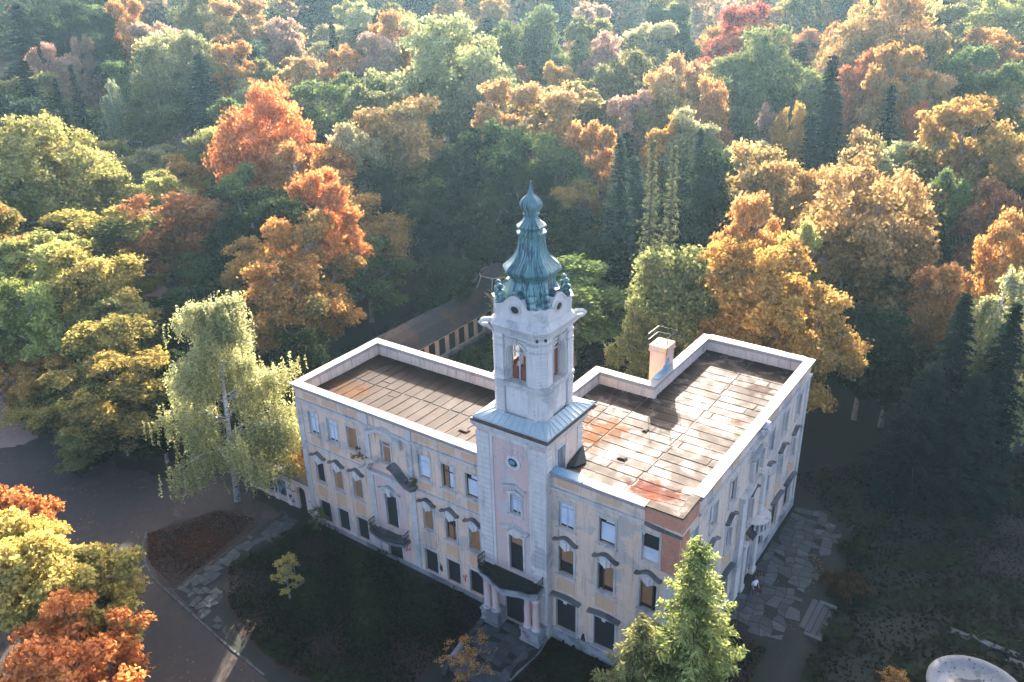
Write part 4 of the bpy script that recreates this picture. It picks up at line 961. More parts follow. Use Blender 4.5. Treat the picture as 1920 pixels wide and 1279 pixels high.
# ------------------------------------------------------------------ low garden building with colonnade behind the house
gb = empty('garden_colonnade', (-48, 33, 0)); tag(gb, 'long low garden building with dark roof and corner pavilion behind the left wing', 'building')
gx = lambda s, d, z: (2.2 + d, s - 33, z)
ops = []; s = 23.2
while s < 41: ops.append((s, s + 1.3, .7, 2.95)); s += 1.95
def wall2(s0, s1, z0, z1, ops, Mf, mat, par, depth=.35):
    b = MB(); xs = sorted({s0, s1} | {o[0] for o in ops} | {o[1] for o in ops}); zs = sorted({z0, z1} | {o[2] for o in ops} | {o[3] for o in ops})
    for i in range(len(xs) - 1):
        for j in range(len(zs) - 1):
            mx, mz = (xs[i] + xs[i + 1]) / 2, (zs[j] + zs[j + 1]) / 2
            if any(o[0] < mx < o[1] and o[2] < mz < o[3] for o in ops): continue
            b.box(xs[i], xs[i + 1], -depth, 0, zs[j], zs[j + 1], Mf)
    return b.build('wall', mat, par)
wall2(22, 42, 0, 3.3, ops, gx, M['plaster'], gb)
for (a, c, e, f) in ops:
    b = MB(); b.box(a - .02, c + .02, -.20, -.15, e - .02, f + .02, gx); o = b.build('opening', M['dark'], gb)  # flat near-black fill painted for the darkness inside the bay
    b = MB(); b.box(c + .12, c + .53, 0, .10, 0, 3.1, gx); b.build('pillar', M['plaster'], gb)
b = MB(); b.box(22, 42, 0, .25, .0, .55, gx); b.build('plinth', M['stone'], gb)
nn = 20; V = []; F = []
prof_ = [(2.5, 3.28), (2.0, 3.72), (1.2, 4.6), (.2, 5.25), (-.6, 5.5), (-2.2, 4.7), (-3.6, 3.3)]
for i in range(nn + 1):
    y = -11.3 + 21 * i / nn
    for x, z in prof_: V.append((x + R_.uniform(-.04, .04), y, z + R_.uniform(-.05, .05)))
m = len(prof_); F = [(i * m + k, i * m + k + 1, (i + 1) * m + k + 1, (i + 1) * m + k) for i in range(nn) for k in range(m - 1)]
F += [tuple(range(m)), tuple(range(nn * m, nn * m + m))]
b = MB(); b.add(V, F); b.build('roof', M['slate'], gb)
b = MB(); b.box(-3.4, 2.0, -11.2, 9.6, 0, 3.2); b.build('rear_wall', M['plaster_light'], gb)
px, py = .8, 12.3
b = MB(); b.lathe([(3.0, 0), (3.0, 5.3)], px, py, circ(8, math.pi / 8)); pv = b.build('pavilion', M['plaster'], gb)
b = MB(); b.lathe([(3.5, 5.25), (3.4, 5.35), (2.9, 5.9), (2.55, 6.7), (2.45, 7.0), (2.5, 7.05), (.1, 8.4)], px, py, circ(8, math.pi / 8)); b.build('pavilion_roof', M['slate'], pv)
b = MB()
for a, c in circ(8, math.pi / 8): b.tube([(px + a * r, py + c * r, z) for r, z in [(3.45, 5.35), (2.95, 5.9), (2.6, 6.7), (2.5, 7.05)]], .05, 4)
q = circ(8, math.pi / 8); b.tube([(px + a * 2.52, py + c * 2.52, 7.05) for a, c in q + q[:1]], .06, 4); b.build('ridge_trim', M['trim'], pv)
for ang in (-math.pi / 2 + math.pi / 4, -math.pi / 2 - math.pi / 4 + math.pi / 4 * 0, 0):
    ca, sa = math.cos(ang), math.sin(ang); mpv = lambda s, d, z: (px + ca * (2.78 + d) - sa * s, py + sa * (2.78 + d) + ca * s, z)
    b = MB(); b.box(-.5, .5, -.02, .04, 1.0, 3.9, mpv); b.build('pavilion_window', M['dark'], pv)
    b = MB(); b.box(-.66, -.5, -.02, .09, .9, 4.1, mpv); b.box(.5, .66, -.02, .09, .9, 4.1, mpv); b.box(-.5, .5, -.02, .09, 3.9, 4.1, mpv); b.build('window_surround', M['trim'], pv)
# roof leaf and moss clutter stays material; house roof far left
hs = empty('woodland_house', (-143, 53, terrain(-143, 53))); tag(hs, 'dark slate house roof peeking between the yellow green trees at the left', 'building')
b = MB(); b.box(-9, 9, -4, 4, -1, 4.5); b.build('wall', M['plaster_light'], hs)
b = MB(); b.add([(-9.6, -4.8, 4.2), (9.6, -4.8, 4.2), (9.6, 0, 8.2), (-9.6, 0, 8.2), (9.6, 4.8, 4.2), (-9.6, 4.8, 4.2)], [(0, 1, 2, 3), (3, 2, 4, 5), (1, 4, 2), (0, 3, 5), (0, 5, 4, 1)]); b.build('roof', M['slate'], hs)
b = MB(); b.tube([(-9.6, 0, 8.22), (9.6, 0, 8.22)], .1, 5); b.build('ridge_cap', M['lead'], hs)

# ------------------------------------------------------------------ stone fountain basin
FZ = terrain(16, 12)
fo = empty('fountain', (17.1, 11.3, FZ)); tag(fo, 'large round pitted stone fountain basin in the dark garden', 'fountain')
RND = circ(48)
def wob(prof_, name, mat, amp):
    b = MB(); b.lathe(prof_, 0, 0, RND, False); b.v = [(x * (1 + R_.uniform(-amp, amp)), y * (1 + R_.uniform(-amp, amp)), z + R_.uniform(-amp, amp)) for x, y, z in b.v]; return b.build(name, mat, fo, True)
wob([(2.2, -.1), (2.45, .25), (2.9, .6), (3.1, .85), (3.12, .95), (3.0, 1.02), (2.75, 1.0), (2.55, .9), (2.35, .75), (1.9, .66), (1.3, .62), (0.02, .60)], 'basin', M['basin'], .004)
b = MB(); b.add([(math.cos(a) * q, math.sin(a) * q * .9, .665) for a, q in [(2 * math.pi * k / 20, 1.45 + R_.uniform(-.3, .25)) for k in range(20)]], [tuple(range(20))]); b.build('stain', M['water'], fo)
b = MB()
for k in range(60):
    a, q = R_.uniform(0, 6.28), R_.uniform(1.2, 2.9); z = .64 if q < 1.3 else .72 + .3 * sm(1.9, 2.75, q); s_ = R_.uniform(.03, .1)
    b.tube([(q * math.cos(a), q * math.sin(a), z), (q * math.cos(a) + s_, q * math.sin(a) + s_ * .4, z + .02)], s_ * .4, 4)
o = b.build('fallen_twigs', M['dark'], fo); o['kind'] = 'stuff'
rr = random.Random(17)
for i, (x, y, lab) in enumerate([(15.2, 17.2, 'pale broken stone slab lying nearest the fountain back edge'), (16.6, 17.4, 'longest broken kerb slab lying behind the fountain'), (18.2, 17.2, 'broken slab at the right end behind the fountain'), (19.3, 16.4, 'pale stone lump at the frame edge behind the fountain')]):
    b = MB(); L, W_ = rr.uniform(.5, 1.0), rr.uniform(.18, .32); q = [(-L, -W_), (L * .9, -W_ * 1.2), (L, W_ * .8), (-L * .8, W_)]
    b.prism(q, -.05, .22); o = b.build('broken_slab', M['flag']); o.location = (x, y, terrain(x, y)); o.rotation_euler = (rr.uniform(-.08, .08), rr.uniform(-.08, .08), rr.uniform(-.7, .1)); tag(o, lab, 'stone', 'broken slabs round the fountain')

# ------------------------------------------------------------------ person in the side doorway
def person(loc, rz):
    J = [(0, 0, .93), (0, .0, 1.12), (0, .01, 1.32), (0, .0, 1.46), (0, -.01, 1.56), (0, -.02, 1.66),
         (.10, 0, .88), (.11, -.01, .50), (.11, .02, .09), (.12, -.14, .04), (-.10, 0, .88), (-.12, -.03, .50), (-.13, .02, .09), (-.14, -.14, .04),
         (.18, 0, 1.40), (.27, .02, 1.14), (.24, -.14, .96), (.24, -.2, .89), (-.18, 0, 1.40), (-.28, .02, 1.14), (-.25, -.12, .95), (-.25, -.18, .88)]
    Rr = [.13, .125, .14, .06, .05, .09, .085, .06, .045, .04, .085, .06, .045, .04, .06, .045, .034, .035, .06, .045, .034, .035]
    E = [(0, 1), (1, 2), (2, 3), (3, 4), (4, 5), (0, 6), (6, 7), (7, 8), (8, 9), (0, 10), (10, 11), (11, 12), (12, 13), (2, 14), (14, 15), (15, 16), (16, 17), (2, 18), (18, 19), (19, 20), (20, 21)]
    for s, wr in ((1, 17), (-1, 21)):
        bx, by, bz = J[wr]
        for f, (dx, L) in enumerate([(-.030, .062), (-.010, .075), (.010, .072), (.028, .055), (-.045, .04)]):
            i0 = len(J); J.append((bx + s * dx, by - .03, bz - .035 if f < 4 else bz)); J.append((bx + s * dx * 1.1, by - .045, bz - .035 - L * .55 if f < 4 else bz - .03)); J.append((bx + s * dx, by - .03, bz - .035 - L if f < 4 else bz - .055))
            Rr += [.012, .010, .008]; E += [(wr, i0), (i0, i0 + 1), (i0 + 1, i0 + 2)]
    me = bpy.data.meshes.new('person'); me.from_pydata(J, E, []); o = link('person', me)
    md = o.modifiers.new('skin', 'SKIN')
    for i, r in enumerate(Rr): me.skin_vertices[0].data[i].radius = (r, r)
    me.skin_vertices[0].data[0].use_root = True
    s2 = o.modifiers.new('sub', 'SUBSURF'); s2.levels = 1; s2.render_levels = 1
    dg = bpy.context.evaluated_depsgraph_get(); m2 = bpy.data.meshes.new_from_object(o.evaluated_get(dg)); o.modifiers.clear(); o.data = m2
    for k in ('skin', 'shirt', 'trousers', 'hair'): m2.materials.append(M[k])
    for pl in m2.polygons:
        c = pl.center; arm = abs(c.x) > .2
        pl.material_index = 2 if c.z < .98 and not (abs(c.x) > .195 and c.z > .72) else (0 if (arm and c.z < 1.12) else 1 if c.z < 1.47 else 0)
        if c.z < .09: pl.material_index = 3
        pl.use_smooth = True
    b = MB(); b.lathe([(.095, 1.62), (.112, 1.68), (.108, 1.75), (.07, 1.80), (.01, 1.815)], 0, .012, circ(10)); h = b.build('hair', M['hair'], o, True)
    b = MB(); b.tube([(0, -.105, 1.67), (0, -.128, 1.645), (0, -.112, 1.635)], [.012, .018, .012], 5)
    for s in (-1, 1): b.tube([(s * .036, -.1, 1.69), (s * .036, -.106, 1.69)], .012, 5); b.tube([(s * .092, -.02, 1.69), (s * .1, -.01, 1.64)], [.02, .012], 5)
    b.tube([(-.03, -.103, 1.605), (.03, -.103, 1.605)], .008, 4); b.build('face', M['skin'], o)
    o.location = loc; o.rotation_euler = (0, 0, rz); return o
pn = person((1.35, 12.25, .062), rad(55)); tag(pn, 'person in a white shirt and dark trousers standing outside the side door', 'person')

# x, y, ground height, tree height, crown width, habit, tint, label
TREES=[
(-118.0,23.4,1.15,22,22.3,'broad','ygreen','big yellow green maple at the left edge'),
(-119.4,27.5,1.44,22,8.0,'broad','gold','golden topped tree behind the yellow green maple'),
(-131.3,41.3,3.39,15,13.1,'broad','ygreen','pale yellow green tree beside the dark house roof'),
(-123.2,46.0,2.8,15,12.1,'broad','cream','cream green tree behind the dark house roof'),
(-105.0,34.9,0.66,15,9.8,'broad','ygreen','lime green tree in front of the bare twiggy tree'),
(-108.6,48.7,1.6,19,11.5,'broad','ygreen','lime green tree squeezed beside the tall orange maple'),
(-127.2,54.9,3.85,14,10.1,'twig','twig','leafless purple grey tree with a round crown'),
(-88.7,25.3,-0.18,18,14.4,'sparse','rust','rust red maple with visible forked trunks'),
(-90.5,44.0,0.22,26,16.2,'broad','orangered','tall orange maple left of the manor roof'),
(-62.4,29.9,-0.2,23,10.5,'broad','orangered','lower orange maple close behind the left wing'),
(-58.8,23.6,-0.2,20,9.9,'broad','orangemix','orange brown maple right below the tall orange maple'),
(-80.3,42.6,-0.12,22,12.4,'broad','orange','orange maple lobe facing the manor roof'),
(-81.1,49.6,0.05,20,8.7,'broad','redorange','bright red orange maple crown beside the tall orange maple'),
(-96.3,18.6,-0.13,17,15.5,'broad','mottle','green maple below the dark house roof'),
(-79.8,-1.2,-0.2,15,9.4,'broad','ygreen','yellow green tree low at the left frame edge'),
(-77.1,6.1,-0.2,17,10.6,'broad','mottle','tall mottled tree between the left edge maples'),
(-70.8,5.6,-0.2,13,8.8,'broad','olive','olive tree standing between the birch and the left maples'),
(-88.4,6.5,-0.2,17,13.1,'broad','ygreen','yellow green maple with a straight dark trunk'),
(-90.3,19.1,-0.2,8,9.4,'broad','mottle','olive tree in front of the sunlit clearing'),
(-81.6,0.2,-0.2,9,9.8,'broad','mottle','dull olive tree low on the left side'),
(-65.9,0.7,-0.2,14,10.5,'broad','mottle','ochre flecked tree left of the birch'),
(-73.3,1.0,-0.2,8,8.2,'broad','gold','golden tree above the gravel corner'),
(-58.0,-1.6,-0.2,11,9.4,'broad','mottle','mottled thicket tree left of the birch foot'),
(-63.9,-3.4,-0.2,9,8.6,'broad','mottle','mottled tree above the sunlit gravel corner'),
(-59.1,-3.1,-0.2,7,8.4,'broad','mottle','low mottled thicket left of the birch trunk'),
(-54.8,-1.6,-0.2,6,6.1,'broad','dgreen','low dark thicket under the birch left side'),
(-60.3,-6.5,-0.2,5,6.7,'broad','olive','low olive shrub tree overhanging the drive'),
(-58.7,2.7,-0.2,11,6.4,'broad','dgreen','dark tree tucked behind the birch'),
(-68.0,22.7,-0.2,16,9.1,'broad','gold','golden tree between birch and orange maple'),
(-59.5,17.5,-0.2,13,9.7,'broad','orangemix','dark gold tree behind the birch top'),
(-55.5,17.2,-0.2,17,10.3,'broad','orangemix','dark gold tree below the orange maple'),
(-49.3,12.9,-0.2,11,6.6,'broad','dgreen','dark green tree at the left rear roof corner'),
(-98.0,64.0,1.73,24,14.7,'broad','green','green tree above the orange maple'),
(-80.1,52.6,0.11,25,11.2,'broad','cream','cream tinted tree right of the orange maple'),
(-78.7,61.4,0.4,26,14.8,'broad','orangeg','orange topped oak with a pale forked trunk'),
(-77.1,53.1,0.03,18,11.4,'broad','dgreen','dark tree under the orange topped oak'),
(-61.4,47.5,-0.2,18,10.3,'broad','dgreen','dark tree right of the pale forked trunk'),
(-51.1,39.0,-0.2,12,8.8,'broad','dgreen','dark tree behind the colonnade roof'),
(-90.2,90.3,3.35,29,24.6,'broad','cream','huge cream green oak above the spire left side'),
(-80.1,88.2,2.38,26,12.4,'broad','cream','cream green oak right of the huge oak'),
(-65.3,61.1,-0.04,21,12.1,'broad','dgreen','dark green tree below the huge oak'),
(-65.4,75.6,0.58,26,13.8,'broad','orangeg','orange capped tree above the spire'),
(-57.4,79.2,0.48,27,15.4,'broad','orangeg','broad orange beech above the spire'),
(-46.8,69.6,-0.14,24,8.3,'broad','orange','orange crown right of the broad beech'),
(-51.3,57.9,-0.2,20,12.0,'broad','dgreen','dark tree straight behind the spire tip'),
(-44.6,61.4,-0.2,17,9.6,'broad','golddark','ochre tree right of the spire tip'),
(-52.5,50.5,-0.2,17,8.6,'broad','dgreen','dark tree left of the spire tip'),
(-35.5,49.0,-0.2,14,10.0,'broad','dgreen','dark low tree right of the spire'),
(-53.5,94.9,1.46,23,9.8,'broad','pink','brownish pink tree right of the broad beech'),
(-34.3,55.2,-0.2,25,6.8,'spruce','fir','pale blue green fir right of the spire'),
(-27.4,50.3,-0.2,26,4.6,'larch','larch','slim larch nearer the spire'),
(-24.1,49.0,-0.2,26,4.5,'larch','larch','slim larch farther from the spire'),
(-29.7,69.6,-0.2,24,6.2,'spruce','fir','pale fir right of the two larches'),
(-36.6,84.7,0.2,23,11.4,'broad','cream','pale orange cream tree above the fir'),
(-41.2,83.1,0.22,22,8.0,'broad','gold','pale gold tree above the larches'),
(-18.0,37.4,-0.2,19,9.9,'broad','olive','olive cream tree left of the chimney'),
(-18.9,32.6,-0.2,14,5.5,'broad','olive','small olive cream tree beside the chimney'),
(-13.8,40.8,-0.2,21,8.7,'broad','gold','golden linden behind the chimney'),
(-8.7,39.5,-0.2,20,10.6,'broad','gold','large golden linden behind the right wing'),
(-3.2,36.1,-0.2,17,9.0,'broad','gold','golden linden overhanging the right rear corner'),
(-10.9,40.8,-0.2,15,11.1,'broad','gold','low golden tree at the rear parapet'),
(-14.1,48.2,-0.2,22,8.0,'broad','orange','orange topped tree behind the golden lindens'),
(-9.1,48.4,-0.2,21,6.0,'broad','ygreen','yellow green tree beside the golden lindens'),
(-8.3,61.0,-0.2,24,12.4,'sparse','browngold','thin leaved brown gold tree'),
(-2.3,61.3,-0.2,24,11.4,'sparse','browngold','thin leaved copper tree'),
(-4.3,54.8,-0.2,25,12.1,'sparse','browngold','broad thin leaved amber tree'),
(-3.1,56.2,-0.2,19,12.5,'broad','golddark','dark gold tree under the thin leaved trees'),
(1.6,76.4,-0.2,22,6.6,'broad','green','fresh green tree right of the copper tree'),
(0.4,90.8,0.03,26,14.5,'broad','golddark','tall ochre tree at the right edge'),
(5.5,87.6,-0.14,25,9.5,'sparse','golddark','thin ochre tree at the right frame edge'),
(-4.3,102.8,0.79,24,10.1,'birch','willow','pale grey green willow at the upper right'),
(5.1,51.4,-0.2,18,7.2,'broad','orange','bright orange beech by the right hedge'),
(9.7,57.4,-0.8,22,6.3,'broad','orange','orange tree cut by the right frame edge'),
(6.8,74.5,-0.8,21,8.1,'broad','brown','brown tree above the cut orange tree'),
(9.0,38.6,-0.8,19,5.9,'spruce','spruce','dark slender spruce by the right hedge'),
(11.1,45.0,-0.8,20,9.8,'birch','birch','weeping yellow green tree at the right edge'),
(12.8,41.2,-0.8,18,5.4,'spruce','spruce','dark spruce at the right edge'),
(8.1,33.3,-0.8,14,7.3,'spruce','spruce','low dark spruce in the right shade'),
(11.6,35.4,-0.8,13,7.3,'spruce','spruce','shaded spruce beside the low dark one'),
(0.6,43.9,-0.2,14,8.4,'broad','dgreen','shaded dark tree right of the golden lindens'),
(3.3,43.8,-0.2,10,7.9,'broad','dgreen','shaded dark bushy tree in the right garden'),
(-20.9,69.4,-0.2,23,12.2,'broad','orangeg','orange tufted tree left of the tall spruce'),
(-12.7,65.3,-0.2,22,6.2,'broad','golddark','ochre tree right of the orange tufted one'),
(-11.1,80.3,-0.19,24,8.3,'broad','orangeg','orange dotted tree below the paired spruces'),
(-25.3,95.4,0.58,23,5.3,'broad','gold','yellow tree against the dark spruces'),
(-29.9,98.0,0.89,22,5.5,'sparse','twig','half bare grey tree'),
(-21.2,99.1,0.77,30,9.1,'spruce','spruce','tallest dark spruce on the right'),
(-19.6,97.8,0.64,25,7.0,'spruce','spruce','dark spruce standing before the tallest one'),
(-21.4,92.6,0.33,22,5.6,'spruce','spruce','short dark spruce at the foot of the tallest'),
(-12.2,99.6,0.65,26,7.2,'spruce','spruce','dark spruce set apart on the right'),
(-9.8,109.4,1.45,22,5.4,'broad','redorange','small red orange tree by the lone spruce'),
(-22.2,124.6,3.45,26,7.5,'broad','redorange','red tipped tree above the lone spruce'),
(-15.9,119.8,2.7,27,10.5,'broad','orange','orange fan shaped tree above the lone spruce'),
(-24.0,141.6,5.85,30,20.4,'broad','orangeg','great orange beech at the top right'),
(-30.4,145.1,6.57,27,12.4,'broad','orange','orange tree beside the great beech'),
(-15.0,139.6,5.3,27,10.4,'broad','orangeg','dusky orange tree right of the great beech'),
(-8.1,140.7,5.31,22,6.8,'broad','brown','red brown tree at the upper right'),
(-51.1,143.5,7.25,27,16.0,'broad','red','crimson tree near the top'),
(-51.2,144.8,7.44,23,15.7,'broad','redorange','scarlet low crown under the crimson tree'),
(-39.7,119.5,3.45,26,16.6,'broad','green','grey green tree below the crimson tree'),
(-44.4,119.1,3.61,23,10.6,'broad','green','sea green tree left of the grey green one'),
(-49.9,109.1,2.71,28,11.7,'broad','orangeg','tall peach tree at the upper middle'),
(-41.6,101.2,1.54,25,7.2,'broad','orange','brown orange tree beside the peach one'),
(-1.5,127.0,3.32,26,10.3,'broad','green','green tree at the upper right edge'),
(-6.0,133.2,4.22,27,10.8,'broad','green','grey green tree behind the red brown one'),
(1.1,121.9,2.66,24,7.3,'broad','olive','olive tree at the right edge'),
(-189.5,60.8,11.98,27,16.4,'spruce','fir','hazy blue conifer in the top left corner'),
(-189.6,70.5,12.5,26,15.7,'broad','dgreen','dark hazy tree near the top left corner'),
(-175.6,69.8,10.95,26,12.6,'broad','dgreen','second dark hazy tree along the top left'),
(-170.5,54.2,9.3,22,7.1,'broad','pink','small pink orange tree above the left spruces'),
(-168.9,58.0,9.35,20,7.2,'broad','pink','peach shrub tree above the left spruces'),
(-174.2,65.6,10.52,22,5.6,'broad','pink','tiny pink tree at the upper left'),
(-154.1,41.9,6.3,24,10.1,'spruce','spruce','wide dark spruce at the left edge'),
(-146.1,42.9,5.3,22,4.2,'spruce','spruce','thin dark spruce of the left trio'),
(-145.7,46.3,5.48,24,5.3,'spruce','spruce','pointed dark spruce beside the willow'),
(-143.2,51.2,5.51,21,9.2,'birch','willow','pale weeping willow at the upper left'),
(-172.3,76.4,11.02,27,9.6,'broad','orange','orange tree at the top left'),
(-160.4,73.6,9.41,27,11.0,'broad','pink','peach tree at the top left'),
(-142.2,66.4,6.56,27,17.0,'broad','cream','large cream green tree above the dark cedar'),
(-138.4,56.5,5.3,22,10.9,'broad','olive','dull olive tree above the cedar left side'),
(-131.7,64.4,5.12,25,13.1,'spruce','fir','broad dark cedar at the upper left'),
(-130.8,72.5,5.72,25,10.2,'broad','orange','orange tree right of the cedar'),
(-126.8,75.8,5.55,24,11.3,'broad','olive','olive brown tree right of the cedar'),
(-151.0,90.5,9.71,28,15.3,'broad','orangeg','orange tipped round tree at the top'),
(-143.6,96.4,9.42,28,12.8,'broad','pink','faded peach tree at the top'),
(-120.2,79.1,5.12,25,10.1,'broad','orangeg','light orange tree above the green one'),
(-124.6,93.3,7.02,27,6.0,'spruce','spruce','thin dark spruce near the top middle left'),
(-119.4,95.0,6.63,26,6.6,'spruce','fir','hazy thin spruce near the top middle'),
(-118.5,89.8,6.0,24,9.4,'broad','orange','peach orange tree beside the thin spruce'),
(-119.0,107.4,7.94,28,13.1,'broad','orange','orange tree at the top middle'),
(-115.6,96.5,6.39,25,10.7,'broad','pink','pinkish tree at the top middle'),
(-107.2,102.2,6.18,26,10.7,'broad','cream','hazy cream tree behind the huge oak'),
(-81.2,100.4,3.69,24,7.1,'broad','brown','small round rust tree above the spire'),
(-74.1,103.3,3.49,24,7.1,'broad','gold','pale gold tree right of the rust tree'),
(-91.0,120.5,6.88,28,14.6,'broad','green','fresh green tree at the top middle'),
(-91.6,111.4,5.82,27,10.6,'broad','green','grey green tree left of the fresh green one'),
(-82.7,115.9,5.63,24,10.6,'broad','green','green tree below the fresh green one'),
(-79.5,122.4,6.2,28,11.8,'broad','olive','hazy olive tree at the top'),
(-71.5,116.3,4.85,26,9.1,'broad','pink','hazy brown pink tree at the top'),
(-63.1,110.5,3.6,27,11.8,'broad','olive','olive tree behind the peach one'),
(-64.3,99.6,2.47,24,9.3,'broad','olive','pale olive tree above the broad beech'),
(-68.3,133.4,6.87,27,13.2,'broad','cream','pale hazy tree at the top right of the spire'),
(4.4,68.0,-0.2,11.3,10.1,'broad','green','small grey green tree left of the brown tree above the cut orange tree'),
(-75.4,16.6,-0.2,8.0,14.3,'broad','dgreen','broad dark green tree left of the golden tree between birch and orange maple'),
(-81.3,32.1,-0.2,21.1,9.2,'broad','green','small grey green tree right of the rust red maple with visible forked trunks'),
(-39.3,68.8,-0.2,19.2,9.5,'spruce','fir','small blue green spruce right of the orange crown right of the broad beech'),
(-66.5,15.0,-0.2,12.2,10.8,'broad','dgreen','dark green tree left of the dark gold tree behind the birch top'),
(-6.3,74.2,-0.2,17.8,14.9,'sparse','dgreen','broad dark green thin leaved tree left of the brown tree above the cut orange tree'),
(-80.9,23.8,-0.2,12.3,11.2,'broad','green','grey green tree right of the rust red maple with visible forked trunks'),
(-31.4,39.0,-0.2,12.6,14.9,'broad','green','broad grey green tree in front of the dark low tree right of the spire'),
(-69.7,41.2,-0.2,17.4,14.2,'sparse','golddark','broad ochre thin leaved tree left of the dark tree right of the pale forked trunk'),
(-27.6,55.1,-0.2,9.3,9.5,'broad','dgreen','small dark green tree behind the slim larch nearer the spire'),
(-19.9,58.7,-0.2,11.3,11.6,'spruce','spruce','dark spruce left of the ochre tree right of the orange tufted one'),
(-104.9,4.4,-0.06,17.9,13.7,'broad','ygreen','broad yellow green tree left of the green maple below the dark house roof'),
(-63.4,41.5,-0.2,14.1,9.8,'broad','golddark','small ochre tree left of the dark tree right of the pale forked trunk'),
(11.3,83.7,-0.75,17.9,11.8,'broad','dgreen','dark green tree right of the thin ochre tree at the right frame edge'),
(-18.6,77.8,-0.19,17.9,9.7,'broad','dgreen','small dark green tree left of the orange dotted tree below the paired spruces'),
(-16.1,85.1,-0.06,16.2,10.2,'broad','golddark','small ochre tree left of the orange dotted tree below the paired spruces'),
(14.3,53.5,-0.8,11.8,10.3,'broad','golddark','small ochre tree right of the orange tree cut by the right frame edge'),
(-33.7,78.7,-0.08,15.1,14.7,'broad','green','broad grey green tree in front of the pale orange cream tree above the fir'),
(-49.7,65.4,-0.18,21.5,10.0,'broad','green','small grey green tree left of the orange crown right of the broad beech'),
(-9.4,87.0,-0.05,21.2,12.4,'broad','cream','cream green tree behind the orange dotted tree below the paired spruces'),
(-18.0,51.9,-0.2,11.0,12.5,'broad','green','grey green tree behind the orange topped tree behind the golden lindens'),
(-60.0,8.3,-0.2,9.5,9.5,'spruce','fir','small blue green spruce right of the dark tree tucked behind the birch'),
(-97.6,2.0,-0.2,21.9,14.4,'broad','golddark','broad ochre tree left of the yellow green maple with a straight dark trunk'),
(-60.0,65.5,-0.03,23.4,10.5,'broad','green','grey green tree right of the dark green tree below the huge oak'),
(-41.8,55.5,-0.2,14.5,15.0,'broad','dgreen','broad dark green tree in front of the ochre tree right of the spire tip'),
(-77.3,34.5,-0.2,19.4,9.1,'broad','dgreen','small dark green tree in front of the orange maple lobe facing the manor roof'),
(-68.0,31.6,-0.2,10.1,12.7,'broad','green','grey green tree behind the lower orange maple close behind the left wing'),
(-90.2,34.8,-0.03,15.0,11.1,'broad','orangeg','orange tipped tree left of the tall orange maple left of the manor roof'),
(-26.6,83.2,-0.02,20.0,10.0,'broad','cream','small cream green tree right of the pale orange cream tree above the fir'),
(-58.7,57.6,-0.19,14.0,10.2,'broad','olive','small olive tree left of the dark tree straight behind the spire tip'),
(-53.8,68.6,-0.07,20.9,10.3,'broad','green','rounded grey green tree left of the orange crown right of the broad beech'),
(12.8,67.1,-0.8,10.4,13.9,'broad','green','broad grey green tree right of the brown tree above the cut orange tree'),
(-39.2,41.9,-0.2,10.2,11.6,'broad','green','grey green tree left of the dark low tree right of the spire'),
(-61.8,35.5,-0.2,12.9,9.8,'broad','green','small grey green tree right of the lower orange maple close behind the left wing'),
(-74.0,28.4,-0.2,19.7,12.9,'broad','dgreen','dark green tree behind the golden tree between birch and orange maple'),
(6.9,61.8,-0.8,10.7,9.1,'broad','dgreen','small dark green tree left of the orange tree cut by the right frame edge'),
(-26.5,64.5,-0.2,21.3,10.4,'broad','dgreen','small dark green tree in front of the pale fir right of the two larches'),
(-42.8,73.1,-0.11,21.7,9.0,'spruce','spruce','small dark spruce right of the orange crown right of the broad beech'),
(-33.9,132.7,4.94,21.0,14.1,'broad','ygreen','broad yellow green tree left of the orange tree beside the great beech'),
(9.2,96.3,-0.18,20.6,14.3,'sparse','orangeg','broad orange tipped thin leaved tree right of the tall ochre tree at the right edge'),
(-93.7,128.4,8.09,20.9,9.9,'broad','olive','small olive tree behind the fresh green tree at the top middle'),
(-62.7,157.7,9.82,20.0,13.5,'broad','gold','broad golden tree behind the scarlet low crown under the crimson tree'),
(-109.1,112.9,7.58,17.3,10.4,'broad','dgreen','small dark green tree behind the hazy cream tree behind the huge oak'),
(-116.5,69.6,3.86,17.6,9.2,'broad','ygreen','small yellow green tree in front of the light orange tree above the green one'),
(-116.4,124.3,9.57,21.9,11.0,'broad','gold','golden tree right of the orange tree at the top middle'),
(-92.0,146.3,10.18,24.9,12.4,'broad','pink','peach pink tree right of the fresh green tree at the top middle'),
(-160.3,66.1,8.82,19.1,10.3,'broad','green','small grey green tree in front of the peach tree at the top left'),
(-112.3,43.1,1.58,14.9,10.9,'broad','golddark','ochre tree left of the lime green tree squeezed beside the tall orange maple'),
(-131.2,19.0,2.22,24.6,12.7,'broad','dgreen','dark green tree left of the big yellow green maple at the left edge'),
(-129.4,112.1,9.48,24.7,10.6,'spruce','fir','blue green spruce behind the orange tree at the top middle'),
(-94.0,71.9,2.01,24.0,13.0,'broad','olive','olive tree right of the green tree above the orange maple'),
(-120.3,13.5,1.0,21.8,9.2,'broad','olive','small olive tree left of the big yellow green maple at the left edge'),
(-52.5,126.2,4.94,21.4,10.9,'broad','golddark','ochre tree behind the sea green tree left of the grey green one'),
(-67.1,123.9,5.52,23.5,14.9,'broad','olive','broad olive tree right of the hazy brown pink tree at the top'),
(0.0,110.9,1.46,16.7,11.1,'broad','ygreen','yellow green tree right of the pale grey green willow at the upper right'),
(-110.2,76.5,3.84,18.2,12.5,'broad','ygreen','yellow green tree in front of the light orange tree above the green one'),
(-8.7,167.5,9.27,20.0,14.5,'broad','orange','broad orange tree behind the red brown tree at the upper right'),
(-12.9,147.6,6.41,20.1,11.0,'spruce','spruce','dark spruce behind the dusky orange tree right of the great beech'),
(-38.9,140.4,6.23,22.0,11.5,'spruce','spruce','dark spruce left of the orange tree beside the great beech'),
